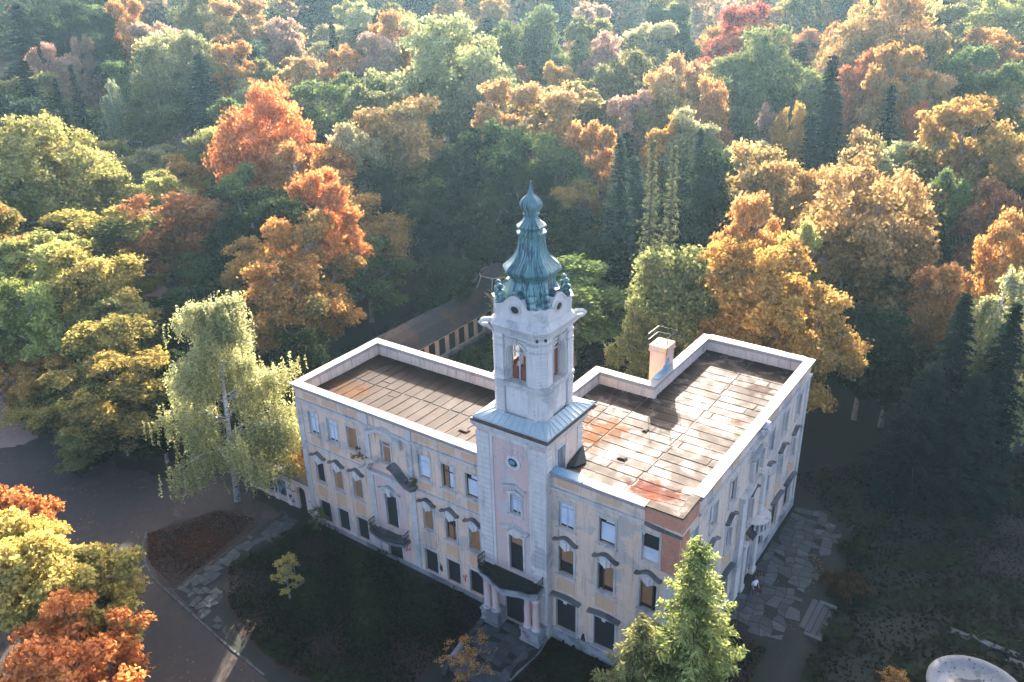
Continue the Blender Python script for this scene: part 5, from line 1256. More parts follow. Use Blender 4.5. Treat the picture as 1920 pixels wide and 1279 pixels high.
(-30.0,162.2,9.03,22.1,14.5,'broad','green','broad grey green tree behind the orange tree beside the great beech'),
(-124.5,69.0,4.69,20.8,9.1,'broad','cream','small cream green tree in front of the olive brown tree right of the cedar'),
(7.5,123.8,2.67,19.8,14.3,'broad','orangeg','broad orange tipped tree right of the olive tree at the right edge'),
(-85.2,66.9,1.05,18.5,10.0,'broad','orangeg','small orange tipped tree behind the orange topped oak with a pale forked trunk'),
(-70.1,89.1,1.81,19.0,10.9,'broad','cream','cream green tree right of the cream green oak right of the huge oak'),
(-19.2,172.1,10.13,25.5,14.3,'broad','olive','broad olive tree right of the orange tree beside the great beech'),
(-7.7,94.6,0.27,19.0,12.0,'broad','green','grey green tree in front of the dark spruce set apart on the right'),
(9.6,149.6,6.4,18.0,13.4,'broad','olive','olive tree right of the red brown tree at the upper right'),
(-154.5,50.5,6.93,14.7,12.8,'broad','green','grey green tree right of the wide dark spruce at the left edge'),
(-118.1,117.2,8.93,24.2,10.3,'broad','ygreen','small yellow green tree right of the orange tree at the top middle'),
(-56.6,101.0,2.19,18.8,11.9,'broad','orangeg','orange tipped tree behind the brownish pink tree right of the broad beech'),
(1.2,141.0,5.2,22.4,10.6,'broad','green','grey green tree right of the red brown tree at the upper right'),
(-47.5,165.2,10.09,19.8,14.7,'broad','orange','broad orange tree right of the scarlet low crown under the crimson tree'),
(-131.0,89.5,7.34,21.0,10.7,'broad','orangeg','orange tipped tree left of the thin dark spruce near the top middle left'),
(-126.6,35.1,2.52,13.4,11.1,'broad','cream','cream green tree in front of the pale yellow green tree beside the dark house roof'),
(-10.1,120.8,2.69,23.0,9.7,'broad','orangeg','small orange tipped tree right of the orange fan shaped tree above the lone spruce'),
(-135.9,78.0,6.81,24.6,10.9,'broad','fir','blue green tree behind the orange tree right of the cedar'),
(-157.3,31.4,6.11,19.8,11.6,'broad','olive','olive tree left of the wide dark spruce at the left edge'),
(-75.3,150.7,9.62,25.6,13.8,'broad','dgreen','broad dark green tree behind the pale hazy tree at the top right of the spire'),
(-99.8,42.4,0.64,14.8,13.5,'spruce','fir','broad blue green spruce left of the tall orange maple left of the manor roof'),
(-22.1,155.8,7.86,21.4,14.4,'broad','green','broad grey green tree right of the orange tree beside the great beech'),
(-116.4,49.5,2.34,14.6,12.7,'broad','green','grey green tree right of the cream green tree behind the dark house roof'),
(-54.8,117.4,3.94,17.1,11.0,'broad','orangeg','orange tipped tree behind the tall peach tree at the upper middle'),
(-116.0,58.8,2.95,22.0,10.8,'broad','green','grey green tree right of the leafless purple grey tree with a round crown'),
(-102.2,88.7,4.24,21.1,14.6,'broad','orangeg','broad orange tipped tree left of the huge cream green oak above the spire left side'),
(-76.6,79.8,1.43,20.3,10.3,'spruce','fir','small blue green spruce in front of the cream green oak right of the huge oak'),
(-44.4,94.3,1.04,17.6,10.0,'broad','dgreen','small dark green tree left of the brown orange tree beside the peach one'),
(-49.0,98.9,1.62,24.9,10.3,'broad','orangeg','small orange tipped tree right of the brownish pink tree right of the broad beech'),
(-165.8,45.8,8.12,19.0,14.8,'broad','olive','broad olive tree in front of the small pink orange tree above the left spruces'),
(-146.8,80.1,8.3,24.8,13.7,'broad','dgreen','broad dark green tree in front of the orange tipped round tree at the top'),
(-102.5,77.5,3.2,23.7,14.3,'broad','green','broad grey green tree right of the green tree above the orange maple'),
(-146.7,35.0,4.89,19.4,13.7,'broad','fir','broad blue green tree left of the thin dark spruce of the left trio'),
(-109.0,128.3,9.36,23.3,13.6,'spruce','fir','broad blue green spruce left of the fresh green tree at the top middle'),
(-66.5,82.8,1.11,20.1,10.9,'broad','pink','peach pink tree behind the orange capped tree above the spire'),
(-166.7,141.3,14.94,22.9,10.4,'broad','ygreen','small yellow green tree right of the faded peach tree at the top'),
(-189.1,164.3,17.52,19.8,13.1,'broad','orangeg','orange tipped tree right of the faded peach tree at the top'),
(-112.8,190.5,15.65,21.4,12.7,'spruce','spruce','dark spruce left of the pale hazy tree at the top right of the spire'),
(-150.4,186.4,16.92,25.0,9.3,'broad','green','small grey green tree right of the orange tree at the top middle'),
(-64.7,275.2,20.02,24.2,11.2,'broad','green','grey green tree right of the scarlet low crown under the crimson tree'),
(-283.4,96.2,20.29,25.7,11.0,'broad','pink','peach pink tree left of the dark hazy tree near the top left corner'),
(-181.9,118.3,14.45,27.0,11.9,'broad','green','grey green tree behind the orange tipped round tree at the top'),
(-14.2,252.9,17.86,19.2,14.6,'broad','green','rounded grey green tree right of the orange tree beside the great beech'),
(-47.3,229.5,16.63,21.7,12.8,'spruce','spruce','dark spruce right of the scarlet low crown under the crimson tree'),
(-182.3,193.3,18.68,22.0,11.7,'broad','orange','orange tree right of the faded peach tree at the top'),
(-26.3,260.8,18.51,25.7,14.7,'broad','orangeg','broad orange tipped tree right of the orange tree beside the great beech'),
(-154.8,234.4,19.88,20.7,11.5,'broad','dgreen','dark green tree behind the fresh green tree at the top middle'),
(-203.8,84.0,14.32,22.3,14.4,'broad','green','broad grey green tree behind the dark hazy tree near the top left corner'),
(-145.9,178.5,16.29,25.4,12.1,'broad','golddark','ochre tree right of the orange tree at the top middle'),
(-233.3,105.2,17.46,20.6,11.1,'broad','fir','blue green tree right of the dark hazy tree near the top left corner'),
(-59.9,249.4,18.19,22.6,12.5,'broad','golddark','ochre tree right of the scarlet low crown under the crimson tree'),
(-184.4,220.7,20.27,21.6,13.2,'broad','cream','cream green tree right of the orange tree at the top middle'),
(-133.9,123.9,11.11,26.4,13.8,'broad','olive','broad olive tree behind the orange tree at the top middle'),
(-175.3,180.7,17.7,23.5,14.9,'broad','dgreen','broad dark green tree right of the faded peach tree at the top'),
(-235.4,134.8,18.7,19.8,10.8,'spruce','fir','blue green spruce right of the dark hazy tree near the top left corner'),
(-132.1,203.4,17.2,21.7,9.9,'broad','green','small grey green tree right of the fresh green tree at the top middle'),
(-176.1,99.3,12.91,26.9,14.2,'broad','olive','broad olive tree right of the orange tree at the top left'),
(-70.2,235.2,17.43,26.2,14.5,'broad','ygreen','broad yellow green tree right of the scarlet low crown under the crimson tree'),
(-68.8,260.1,19.08,23.9,14.0,'broad','olive','broad olive tree right of the scarlet low crown under the crimson tree'),
(-259.2,123.0,19.65,24.3,10.7,'broad','cream','cream green tree right of the dark hazy tree near the top left corner'),
(-24.0,194.5,12.96,25.9,14.1,'spruce','spruce','broad dark spruce right of the orange tree beside the great beech'),
(-148.6,206.8,18.02,26.4,13.7,'broad','olive','broad olive tree right of the orange tree at the top middle'),
(-67.1,243.9,17.96,23.3,11.9,'broad','ygreen','yellow green tree right of the scarlet low crown under the crimson tree'),
(-7.1,238.9,16.84,23.5,11.1,'spruce','spruce','dark spruce right of the orange tree beside the great beech'),
(-81.5,174.2,12.69,22.3,9.9,'broad','ygreen','small yellow green tree left of the scarlet low crown under the crimson tree'),
(-15.8,242.2,17.13,22.5,13.1,'broad','green','grey green tree right of the orange tree beside the great beech'),
(-127.4,155.9,13.43,24.6,11.5,'broad','golddark','rounded ochre tree right of the orange tree at the top middle'),
(-18.3,207.9,14.04,20.8,10.6,'broad','cream','cream green tree right of the orange tree beside the great beech'),
(-17.3,275.3,19.44,26.5,9.1,'broad','golddark','small ochre tree right of the orange tree beside the great beech'),
(-53.8,187.0,12.92,26.3,9.7,'broad','olive','small olive tree right of the scarlet low crown under the crimson tree'),
(-148.2,196.7,17.42,25.1,13.8,'broad','green','broad grey green tree right of the orange tree at the top middle'),
(-206.0,108.4,15.93,20.9,11.1,'sparse','fir','blue green thin leaved tree right of the dark hazy tree near the top left corner'),
(-57.5,200.1,14.12,23.7,12.2,'broad','orangeg','orange tipped tree right of the scarlet low crown under the crimson tree'),
(-123.1,252.7,19.94,22.3,10.2,'broad','cream','small cream green tree left of the scarlet low crown under the crimson tree'),
(-55.9,209.6,15.2,20.9,12.9,'broad','olive','olive tree right of the scarlet low crown under the crimson tree'),
(-160.9,208.4,18.6,20.6,9.2,'broad','cream','small cream green tree right of the orange tree at the top middle'),
(-209.7,141.2,17.52,24.9,11.9,'spruce','spruce','dark spruce right of the dark hazy tree near the top left corner'),
(-141.9,120.1,11.47,26.3,9.9,'broad','cream','small cream green tree right of the faded peach tree at the top'),
(-196.6,105.9,15.0,20.1,9.8,'sparse','olive','small olive thin leaved tree right of the dark hazy tree near the top left corner'),
(-9.3,194.7,12.77,26.0,14.9,'sparse','ygreen','broad yellow green thin leaved tree right of the orange tree beside the great beech'),
(-167.9,115.4,13.26,20.0,12.2,'broad','dgreen','dark green tree right of the orange tipped round tree at the top'),
(-47.5,202.8,14.11,19.7,12.9,'spruce','fir','blue green spruce right of the scarlet low crown under the crimson tree'),
(-0.5,253.9,17.85,19.8,11.9,'broad','gold','golden tree right of the orange tree beside the great beech'),
(-204.5,49.6,13.0,20.4,13.4,'sparse','fir','blue green thin leaved tree left of the hazy blue conifer in the top left corner'),
(-200.8,204.8,20.14,23.9,9.4,'sparse','green','small grey green thin leaved tree right of the faded peach tree at the top'),
(-153.7,102.5,11.04,21.1,12.7,'broad','orangeg','orange tipped tree behind the faded peach tree at the top'),
(-61.5,185.8,13.04,20.1,12.5,'broad','gold','golden tree behind the scarlet low crown under the crimson tree'),
(-147.2,161.9,15.2,26.3,10.4,'broad','gold','small golden tree right of the orange tree at the top middle'),
(-226.6,99.8,16.86,26.9,10.7,'broad','fir','blue green tree behind the dark hazy tree near the top left corner'),
(-127.1,186.8,16.01,24.6,11.0,'spruce','spruce','dark spruce behind the fresh green tree at the top middle'),
(-192.9,154.9,17.26,23.0,14.5,'broad','dgreen','rounded dark green tree right of the faded peach tree at the top'),
(-95.6,203.5,15.98,23.0,14.1,'broad','gold','broad golden tree left of the scarlet low crown under the crimson tree'),
(-198.0,128.9,16.34,19.7,13.8,'broad','fir','broad blue green tree right of the orange tree at the top left'),
(-146.5,114.1,11.35,19.6,14.2,'broad','cream','broad cream green tree right of the faded peach tree at the top'),
(-137.1,171.2,15.33,20.6,10.3,'broad','pink','small peach pink tree right of the orange tree at the top middle'),
]

# ------------------------------------------------------------------ vegetation: prototypes (shared meshes)
def leaf_mesh(name, cen, nrm, size, asp, var, mixv, mat, droop=None):
    """one small kite-shaped face per leaf cluster, with its own variation values"""
    N = len(cen); rng = np.random.default_rng(N)
    nrm = nrm / np.maximum(1e-6, np.linalg.norm(nrm, axis=1, keepdims=True))
    if droop is None:
        t = rng.normal(size=(N, 3))
    else: t = droop + rng.normal(size=(N, 3)) * .25
    u = t - nrm * (t * nrm).sum(1, keepdims=True); u /= np.maximum(1e-6, np.linalg.norm(u, axis=1, keepdims=True)); v = np.cross(nrm, u)
    s = size[:, None]; a = asp
    fold = nrm * s * .18
    P = np.empty((N, 4, 3)); P[:, 0] = cen + u * s; P[:, 1] = cen + v * s * a + fold; P[:, 2] = cen - u * s; P[:, 3] = cen - v * s * a + fold
    me = bpy.data.meshes.new(name); me.vertices.add(4 * N); me.vertices.foreach_set('co', P.astype(np.float32).ravel())
    me.loops.add(4 * N); me.loops.foreach_set('vertex_index', np.arange(4 * N, dtype=np.int32))
    me.polygons.add(N); me.polygons.foreach_set('loop_start', np.arange(0, 4 * N, 4, dtype=np.int32))
    me.update(calc_edges=True)
    for nm, val in (('leafvar', var), ('leafmix', mixv)):
        at = me.attributes.new(nm, 'FLOAT', 'FACE'); at.data.foreach_set('value', val.astype(np.float32))
    me.materials.append(mat); return me
def unit(v): return v / np.maximum(1e-6, np.linalg.norm(v, axis=-1, keepdims=True))

def broad_proto(seed, H=22.0, R=6.0, base=.2, nclump=90, leaves=17000, size=.36, open_=1.0, per=8, shell=.8, lobes=11):
    """crown of main limbs; each limb carries leafy pads of uneven size, with gaps between the pads"""
    g = np.random.default_rng(seed); z0 = base * H; Hc = H - z0
    lean = g.normal(size=2) * .3
    b = MB(); th = H * .62
    tk = lambda t: Vector((lean[0] * t * t, lean[1] * t * t, th * t))
    tr = .0235 * H
    b.tube([tk(t) for t in (0, .03, .2, .45, .7, 1)], [tr * 1.25, tr * .9, tr * .8, tr * .62, tr * .42, tr * .2], 7)
    C = []; rr_ = []; lob = []; ax = []
    for L in range(lobes):
        el = 1.25 - 1.55 * ((L + .5) / lobes) ** .9 + g.normal() * .10      # from the top down to slightly below the middle
        az = L * 2.4 + g.normal() * .35
        d = np.array([math.cos(az) * math.cos(el), math.sin(az) * math.cos(el), math.sin(el)])
        reach = g.uniform(.66, 1.06)
        tip = np.array([d[0] * R * reach, d[1] * R * reach, z0 + Hc * .42 + d[2] * Hc * .56 * reach])
        t0 = float(np.clip((tip[2] - R * .7) / th, .22, .93)); s = tk(t0); e = Vector(tip); m = s.lerp(e, .55) + Vector((0, 0, .05 * R)) + Vector(g.normal(size=3) * .3)
        b.tube([s, s.lerp(m, .5) + Vector(g.normal(size=3) * .2), m, e], [tr * .42, tr * .34, tr * .22, tr * .06], 5)
        k = max(4, int(nclump / lobes * g.uniform(.7, 1.3))); lr = R * g.uniform(.30, .46)
        for q in range(k):
            u = g.uniform(.35, 1.05); c = np.array(s) * (1 - u) + np.array(m.lerp(e, .5)) * u if u < .6 else tip + 0
            o = unit(g.normal(size=3)); o = o * lr * g.uniform(.25, 1.0) * np.array([1, 1, .8])
            if u < .6: o *= .6
            c = c + o; r = R * g.uniform(.10, .21)
            if c[2] < z0 * .8: continue
            C.append(c); rr_.append(r); lob.append(L); ax.append(unit(np.array([c[0], c[1], 0]) / R * .5 + np.array([0, 0, .8]) + g.normal(size=3) * .25))
            if q % 2 == 0: b.tube([m, Vector(c)], [tr * .14, tr * .04], 3)
    C = np.array(C); rr_ = np.array(rr_); ax = np.array(ax); lob = np.array(lob)
    w = rr_ ** 1.7; w /= w.sum(); nsp = leaves // per
    k = g.choice(len(C), nsp, p=w); d = unit(g.normal(size=(nsp, 3)))
    up = (d * ax[k]).sum(1); fl = (up < -.15) & (g.random(nsp) < .75); d[fl] -= 2 * up[fl, None] * ax[k][fl]
    up = (d * ax[k]).sum(1)
    d2 = d - ax[k] * (up * .42)[:, None]                               # flattened pads
    rad_ = rr_[k] * np.where(g.random(nsp) < shell, g.uniform(.75, 1.15, nsp), g.uniform(.2, .8, nsp)) * (1 + .25 * (g.random(nsp) < .08))
    sp = C[k] + d2 * rad_[:, None]
    cen = np.repeat(sp, per, 0) + g.normal(size=(nsp * per, 3)) * np.array([.30, .30, .20]) * open_
    kk = np.repeat(k, per)
    nrm = np.repeat(d2, per, 0) * .5 + ax[kk] * .4 + g.normal(size=cen.shape) * .60
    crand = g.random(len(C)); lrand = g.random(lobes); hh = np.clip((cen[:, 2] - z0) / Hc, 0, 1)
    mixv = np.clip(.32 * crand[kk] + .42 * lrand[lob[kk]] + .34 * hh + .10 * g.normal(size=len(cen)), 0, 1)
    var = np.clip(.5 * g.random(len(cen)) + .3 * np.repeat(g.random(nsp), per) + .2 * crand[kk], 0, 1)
    crown = leaf_mesh('crown', cen, nrm, size * g.uniform(.55, 1.25, len(cen)), .62, var, mixv, M['leaf'])
    return crown, b.mesh('trunk', M['bark'], True)

def spruce_proto(seed, H=22.0, R=3.6, dens=1.0, droop=.35, size=.30, gap=.62, sparse=False):
    g = np.random.default_rng(seed); cen = []; nr = []; dr = []; br = []
    b = MB(); b.tube([(0, 0, 0), (0, 0, H * .5), (0, 0, H)], [.30, .17, .02], 6)
    z = H * (.05 if not sparse else .16); ph = 0
    while z < H * .985:
        f = 1 - z / H; L = R * (f ** .85) + .18; n = int((5 if not sparse else 4) + 3 * f)
        for i in range(n):
            a = ph + 2 * math.pi * i / n + g.normal() * .25; l = L * g.choice([.55, .8, .95, 1.05, 1.25], p=[.15, .25, .3, .2, .1]) * g.uniform(.9, 1.1)
            dx, dy = math.cos(a), math.sin(a); zb = z + g.uniform(-.25, .25); m = max(3, int(l / .24 * dens)); t = np.linspace(.10, 1, m); bt = g.random()
            P = np.stack([dx * l * t, dy * l * t, zb + .10 * l * t - droop * l * t ** 1.5 + .22 * l * np.maximum(0, t - .6)], 1)
            if l > .8: b.tube([(0, 0, zb), tuple(P[m // 2]), tuple(P[-1])], [.05, .03, .01], 3)
            for side in (-1, 1):
                tl = (.42 * l * (1 - t) + .20) * g.uniform(.6, 1.2, m)
                for s in (.15, .5, .85):
                    Q = P + np.stack([(dx * .55 - dy * side * .8) * tl * s, (dy * .55 + dx * side * .8) * tl * s, -.32 * tl * s - g.uniform(0, .12, m)], 1)
                    cen.append(Q); nr.append(np.tile([0.2 * dx, .2 * dy, 1], (m, 1)) + g.normal(size=(m, 3)) * .4)
                    dr.append(np.tile([dx * .6 - dy * side * .8, dy * .6 + dx * side * .8, -.3], (m, 1))); br.append(np.clip(bt * .5 + .5 * t, 0, 1))
        ph += 2.1; z += gap * (.5 + .7 * f)
    cen = np.concatenate(cen); nr = np.concatenate(nr); dr = np.concatenate(dr); br = np.concatenate(br)
    cen += g.normal(size=cen.shape) * .06
    var = np.clip(g.random(len(cen)) * .7 + .3 * br, 0, 1)
    crown = leaf_mesh('crown', cen, nr, size * g.uniform(.7, 1.25, len(cen)), .30, var, br, M['needle'], dr)
    return crown, b.mesh('trunk', M['bark_dark'], True)

def birch_proto(seed, H=18.0, R=5.0, strands=1500, size=.17, lean=0.0):
    g = np.random.default_rng(seed); cen = []; rnd_ = []; b = MB()
    b.tube([(0, 0, 0), (.15, .1, H * .3), (.1, .3, H * .6), (.2, .2, H * .97)], [.30, .23, .15, .02], 7)
    tips = []
    for i in range(46):
        t = g.uniform(.14, .95) ; a = g.uniform(0, 6.28); f = 1 - t; L = R * (.10 + 1.02 * f ** .72) * g.uniform(.55, 1.08)
        s = Vector((.15, .2, H * t)); up = L * g.uniform(.25, .6); e = s + Vector((math.cos(a) * L, math.sin(a) * L, up * .7)); m = s.lerp(e, .55) + Vector((0, 0, up * .2))
        b.tube([s, s.lerp(m, .6), m, e], [.085, .07, .05, .015], 4); tips += [(m, .6), (e, 1.0), (s.lerp(m, .7), .5), (m.lerp(e, .5), 1.0), (m.lerp(e, .75), 1.0)]
    for i in range(strands):
        p, sp = tips[g.integers(len(tips))]; o = np.array(p) + g.normal(size=3) * np.array([.6, .6, .45]) * (.45 + .55 * min(1, 1.35 - p[2] / H)); L = g.uniform(.6, 3.2) * (1 if H * .3 < o[2] < H * .72 else .6); m = int(L / .085)
        t = np.linspace(0, 1, m); sway = g.normal(size=2) * .22
        Q = np.stack([o[0] + sway[0] * t ** 1.5, o[1] + sway[1] * t ** 1.5, o[2] - L * t + .35 * t * (1 - t)], 1) + g.normal(size=(m, 3)) * .07
        Q = Q[Q[:, 2] > .6]; cen.append(Q); rnd_.append(np.full(len(Q), g.random()))
    cen = np.concatenate(cen); rn = np.concatenate(rnd_); cen[:, 0] += lean * (np.clip(cen[:, 2], 0, None) / H) ** 1.3
    b.v = [(x + lean * (max(0, z) / H) ** 1.3, y, z) for x, y, z in b.v]
    nr = g.normal(size=cen.shape) + np.array([0, 0, .3])
    crown = leaf_mesh('crown', cen, nr, size * g.uniform(.6, 1.2, len(cen)), .6, np.clip(g.random(len(cen)) * .6 + rn * .4, 0, 1), np.clip(.5 * rn + .5 * cen[:, 2] / H + .1 * g.normal(size=len(cen)), 0, 1), M['leaf'])
    return crown, b.mesh('trunk', M['bark_birch'], True)

def twig_proto(seed, H=14.0, R=5.0):
    g = np.random.default_rng(seed); b = MB(); b.tube([(0, 0, 0), (0, 0, 4)], [.3, .22], 6); cen = []; dr = []
    for i in range(34):
        d = unit(g.normal(size=3) + np.array([0, 0, .9])); e = Vector((d[0] * R * .8, d[1] * R * .8, 5 + abs(d[2]) * 7)); s = Vector((0, 0, g.uniform(2.5, 5))); m = s.lerp(e, .5) + Vector((0, 0, .6))
        b.tube([s, m, e], [.12, .07, .03], 4)
        for _ in range(150):
            q = np.array(m.lerp(e, g.uniform(0, 1.1))) + g.normal(size=3) * .75; cen.append(q); dr.append(unit(q - np.array([0, 0, 3])) + np.array([0, 0, .4]))
    cen = np.array(cen); dr = np.array(dr)
    crown = leaf_mesh('crown', cen, g.normal(size=cen.shape), np.full(len(cen), .62) * g.uniform(.5, 1.2, len(cen)), .045, g.random(len(cen)), g.random(len(cen)), M['leaf'], dr)
    return crown, b.mesh('trunk', M['bark'], True)

BK = dict(open_=1.25)
PROTO = {'wide': [broad_proto(18, R=9.6, base=.16, nclump=300, leaves=56000, size=.28, lobes=22, **BK), broad_proto(19, R=9.2, base=.14, nclump=290, leaves=56000, size=.28, lobes=20, **BK)],
         'broad': [broad_proto(11, nclump=150, leaves=30000, size=.28, **BK), broad_proto(12, base=.12, nclump=130, leaves=29000, size=.29, lobes=12, **BK), broad_proto(13, base=.2, nclump=180, leaves=31000, size=.27, lobes=16, **BK), broad_proto(14, R=5.4, base=.08, nclump=160, leaves=30000, size=.27, lobes=18, **BK), broad_proto(15, R=6.4, base=.22, nclump=150, leaves=30000, size=.29, lobes=13, **BK), broad_proto(16, base=.14, nclump=190, leaves=32000, size=.26, lobes=15, **BK), broad_proto(17, R=5.6, base=.06, nclump=160, leaves=30000, size=.27, lobes=19, **BK), broad_proto(20, R=5.2, base=.10, nclump=150, leaves=29000, size=.28, lobes=11, **BK), broad_proto(23, R=6.2, base=.12, nclump=170, leaves=26000, size=.28, lobes=14, open_=1.7), broad_proto(24, R=5.8, base=.16, nclump=150, leaves=24000, size=.28, lobes=17, open_=1.8)],
         'sparse': [broad_proto(21, base=.18, nclump=130, leaves=12500, size=.29, open_=1.5, per=4, shell=.6, lobes=14), broad_proto(22, base=.22, nclump=120, leaves=11500, size=.30, open_=1.5, per=4, shell=.6, lobes=12)],
         'spruce': [spruce_proto(31), spruce_proto(32, R=3.3, droop=.22), spruce_proto(33, R=4.0, droop=.45)],
         'larch': [spruce_proto(41, R=2.6, dens=.55, droop=.12, size=.26, gap=.75, sparse=True), spruce_proto(42, R=2.5, dens=.55, droop=.15, size=.26, gap=.75, sparse=True)],
         'birch': [birch_proto(51), birch_proto(52, R=5.4)],
         'twig': [twig_proto(61)]}
PDIM = {'wide': (22, 19.5), 'broad': (22, 12.6), 'sparse': (22, 12.6), 'spruce': (22, 6.4), 'larch': (22, 5.4), 'birch': (18, 11.5), 'twig': (14, 9)}
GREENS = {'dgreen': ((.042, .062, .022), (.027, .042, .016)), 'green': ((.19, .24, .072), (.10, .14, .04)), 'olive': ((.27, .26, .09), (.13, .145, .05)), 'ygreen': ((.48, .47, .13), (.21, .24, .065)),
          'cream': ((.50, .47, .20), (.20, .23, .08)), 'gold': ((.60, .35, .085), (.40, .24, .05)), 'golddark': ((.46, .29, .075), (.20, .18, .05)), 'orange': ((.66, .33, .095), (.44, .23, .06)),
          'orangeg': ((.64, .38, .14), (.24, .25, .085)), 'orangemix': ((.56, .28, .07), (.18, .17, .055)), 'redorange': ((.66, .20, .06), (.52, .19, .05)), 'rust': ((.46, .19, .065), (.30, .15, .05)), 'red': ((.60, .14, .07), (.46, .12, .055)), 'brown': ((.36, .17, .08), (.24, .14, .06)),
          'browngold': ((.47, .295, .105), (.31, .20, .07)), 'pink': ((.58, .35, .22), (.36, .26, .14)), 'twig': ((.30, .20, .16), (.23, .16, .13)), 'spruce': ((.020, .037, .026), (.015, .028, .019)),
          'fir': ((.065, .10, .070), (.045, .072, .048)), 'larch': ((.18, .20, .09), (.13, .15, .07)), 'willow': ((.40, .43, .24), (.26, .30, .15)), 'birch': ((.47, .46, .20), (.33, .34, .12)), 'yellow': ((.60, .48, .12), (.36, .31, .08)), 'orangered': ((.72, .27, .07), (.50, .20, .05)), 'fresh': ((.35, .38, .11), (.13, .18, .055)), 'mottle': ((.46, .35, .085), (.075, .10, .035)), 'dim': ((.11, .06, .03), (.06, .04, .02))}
NAME = {'wide': 'broadleaf_tree', 'broad': 'broadleaf_tree', 'sparse': 'broadleaf_tree', 'spruce': 'spruce_tree', 'larch': 'larch_tree', 'birch': 'weeping_tree', 'twig': 'bare_tree'}
CAT = {'wide': 'tree', 'broad': 'tree', 'sparse': 'tree', 'spruce': 'spruce', 'larch': 'larch', 'birch': 'tree', 'twig': 'tree'}
def jit(c, r, a=.12):
    k = 1 + r.uniform(-a, a); return tuple(min(.8, x * k * (1 + r.uniform(-a * .5, a * .5))) for x in c)
def put_tree(x, y, z, H, W, kind, col, label, group='trees of the autumn wood', pi=None, rz=None, name=None, cat=None, sub=1.0):
    r = random.Random(int(abs(x) * 977 + abs(y) * 131 + H * 7))
    pl = PROTO[kind]; cm, tm = pl[r.randrange(len(pl)) if pi is None else pi]; h0, w0 = PDIM[kind]
    root = empty(name or NAME[kind], (x, y, z), r.uniform(0, 6.28) if rz is None else rz); tag(root, label, cat or CAT[kind], group)
    t_, u_ = GREENS[col]
    c = link('crown', cm, root); k = link('trunk', tm, root)
    s = (W / w0, W / w0 * r.uniform(.94, 1.06), H / h0); c.scale = s; k.scale = s
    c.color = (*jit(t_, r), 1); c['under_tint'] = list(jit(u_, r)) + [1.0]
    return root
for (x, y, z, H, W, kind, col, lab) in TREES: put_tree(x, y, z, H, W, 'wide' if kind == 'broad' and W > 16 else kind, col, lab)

# near trees and shrubs with denser, finer foliage of their own
def near_tree(x, y, H, W, col, label, seed, kind='broad', leaves=34000, size=.18, base=.12, name=None, cat='tree', group=None, **kw):
    if kind == 'broad': cm, tm = broad_proto(seed, H=H, R=W / 2.1, base=base, nclump=150 if leaves > 5000 else 90, leaves=leaves, size=size, per=8, open_=.55 if leaves > 5000 else .30, lobes=14 if leaves > 5000 else 12, **kw)
    elif kind == 'birch': cm, tm = birch_proto(seed, H=H, R=W / 2.3, strands=5200, size=.12, lean=1.6)
    else: cm, tm = spruce_proto(seed, H=H, R=W / 2.05, dens=2.0, droop=.22, size=.17, gap=.50)
    root = empty(name or NAME[kind], (x, y, terrain(x, y) - .1), 0); tag(root, label, cat, group)
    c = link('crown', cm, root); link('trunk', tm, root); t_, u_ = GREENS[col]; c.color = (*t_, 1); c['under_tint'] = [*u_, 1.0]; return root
near_tree(-40.8, -21.4, 11.5, 10.5, 'yellow', 'bright yellow green maple in the lower left corner', 71)
near_tree(-36.2, -19.6, 9.0, 8.0, 'yellow', 'yellow tinted lower maple crown beside the drive', 72, leaves=30000)
near_tree(-30.6, -24.2, 8.4, 10.5, 'orangered', 'orange red maple at the bottom left edge', 73)
near_tree(-47.5, -19.0, 10.5, 6.0, 'orangered', 'rust orange maple top at the left frame edge', 74, leaves=20000)
near_tree(-43.2, -2.0, 22.0, 17.5, 'birch', 'weeping birch with yellow green hanging strands at the left end of the manor', 75, 'birch', cat='birch')
near_tree(3.6, -6.4, 19.2, 11.0, 'fresh', 'sunlit yellow green spruce in front of the bare brick corner', 76, 'spruce', cat='spruce')
near_tree(1.5, -8.2, 14.2, 9.0, 'olive', 'lower green spruce at the left foot of the sunlit spruce', 77, 'spruce', cat='spruce')
near_tree(7.6, -3.0, 7.6, 3.6, 'olive', 'young spruce tip at the bottom frame edge right of the sunlit spruce', 78, 'spruce', cat='spruce')
near_tree(-12.2, -6.6, 3.6, 3.6, 'orange', 'orange leaved sapling growing on the entrance steps', 79, leaves=1500, size=.09, base=.2)
near_tree(-28.6, -8.4, 5.2, 2.0, 'yellow', 'thin yellow leaved sapling beside the stone walk', 80, leaves=2600, size=.085, base=.15)
near_tree(-33.2, -.9, 3.0, 1.5, 'green', 'small shrub between the first ground floor windows at the left end', 81, leaves=900, size=.08, base=.1, cat='shrub', name='shrub')
near_tree(-71.0, -5.2, 4.4, 6.5, 'mottle', 'golden green bush at the right edge of the gravel clearing', 94, leaves=9000, size=.15, base=.02, cat='shrub', name='shrub')
near_tree(-65.5, -2.6, 6.0, 7.0, 'golddark', 'ochre bush between the gravel clearing and the drive', 95, leaves=11000, size=.15, base=.02, cat='shrub', name='shrub')
near_tree(-60.5, -5.4, 3.4, 5.0, 'dgreen', 'low dark bush overhanging the upper edge of the drive', 96, leaves=7000, size=.14, base=.02, cat='shrub', name='shrub')
near_tree(-77.5, -3.6, 6.5, 9.5, 'gold', 'golden bush tree behind the gravel at the left frame edge', 97, leaves=14000, size=.17, base=.03, cat='shrub', name='shrub')
near_tree(-38.6, 4.5, 6.5, 6.0, 'orange', 'amber shrub tree behind the annex wall', 82, leaves=14000, size=.16, base=.05)
near_tree(-44.0, 3.5, 6.0, 5.5, 'golddark', 'ochre shrub tree behind the annex wall further left', 83, leaves=12000, size=.16, base=.05)
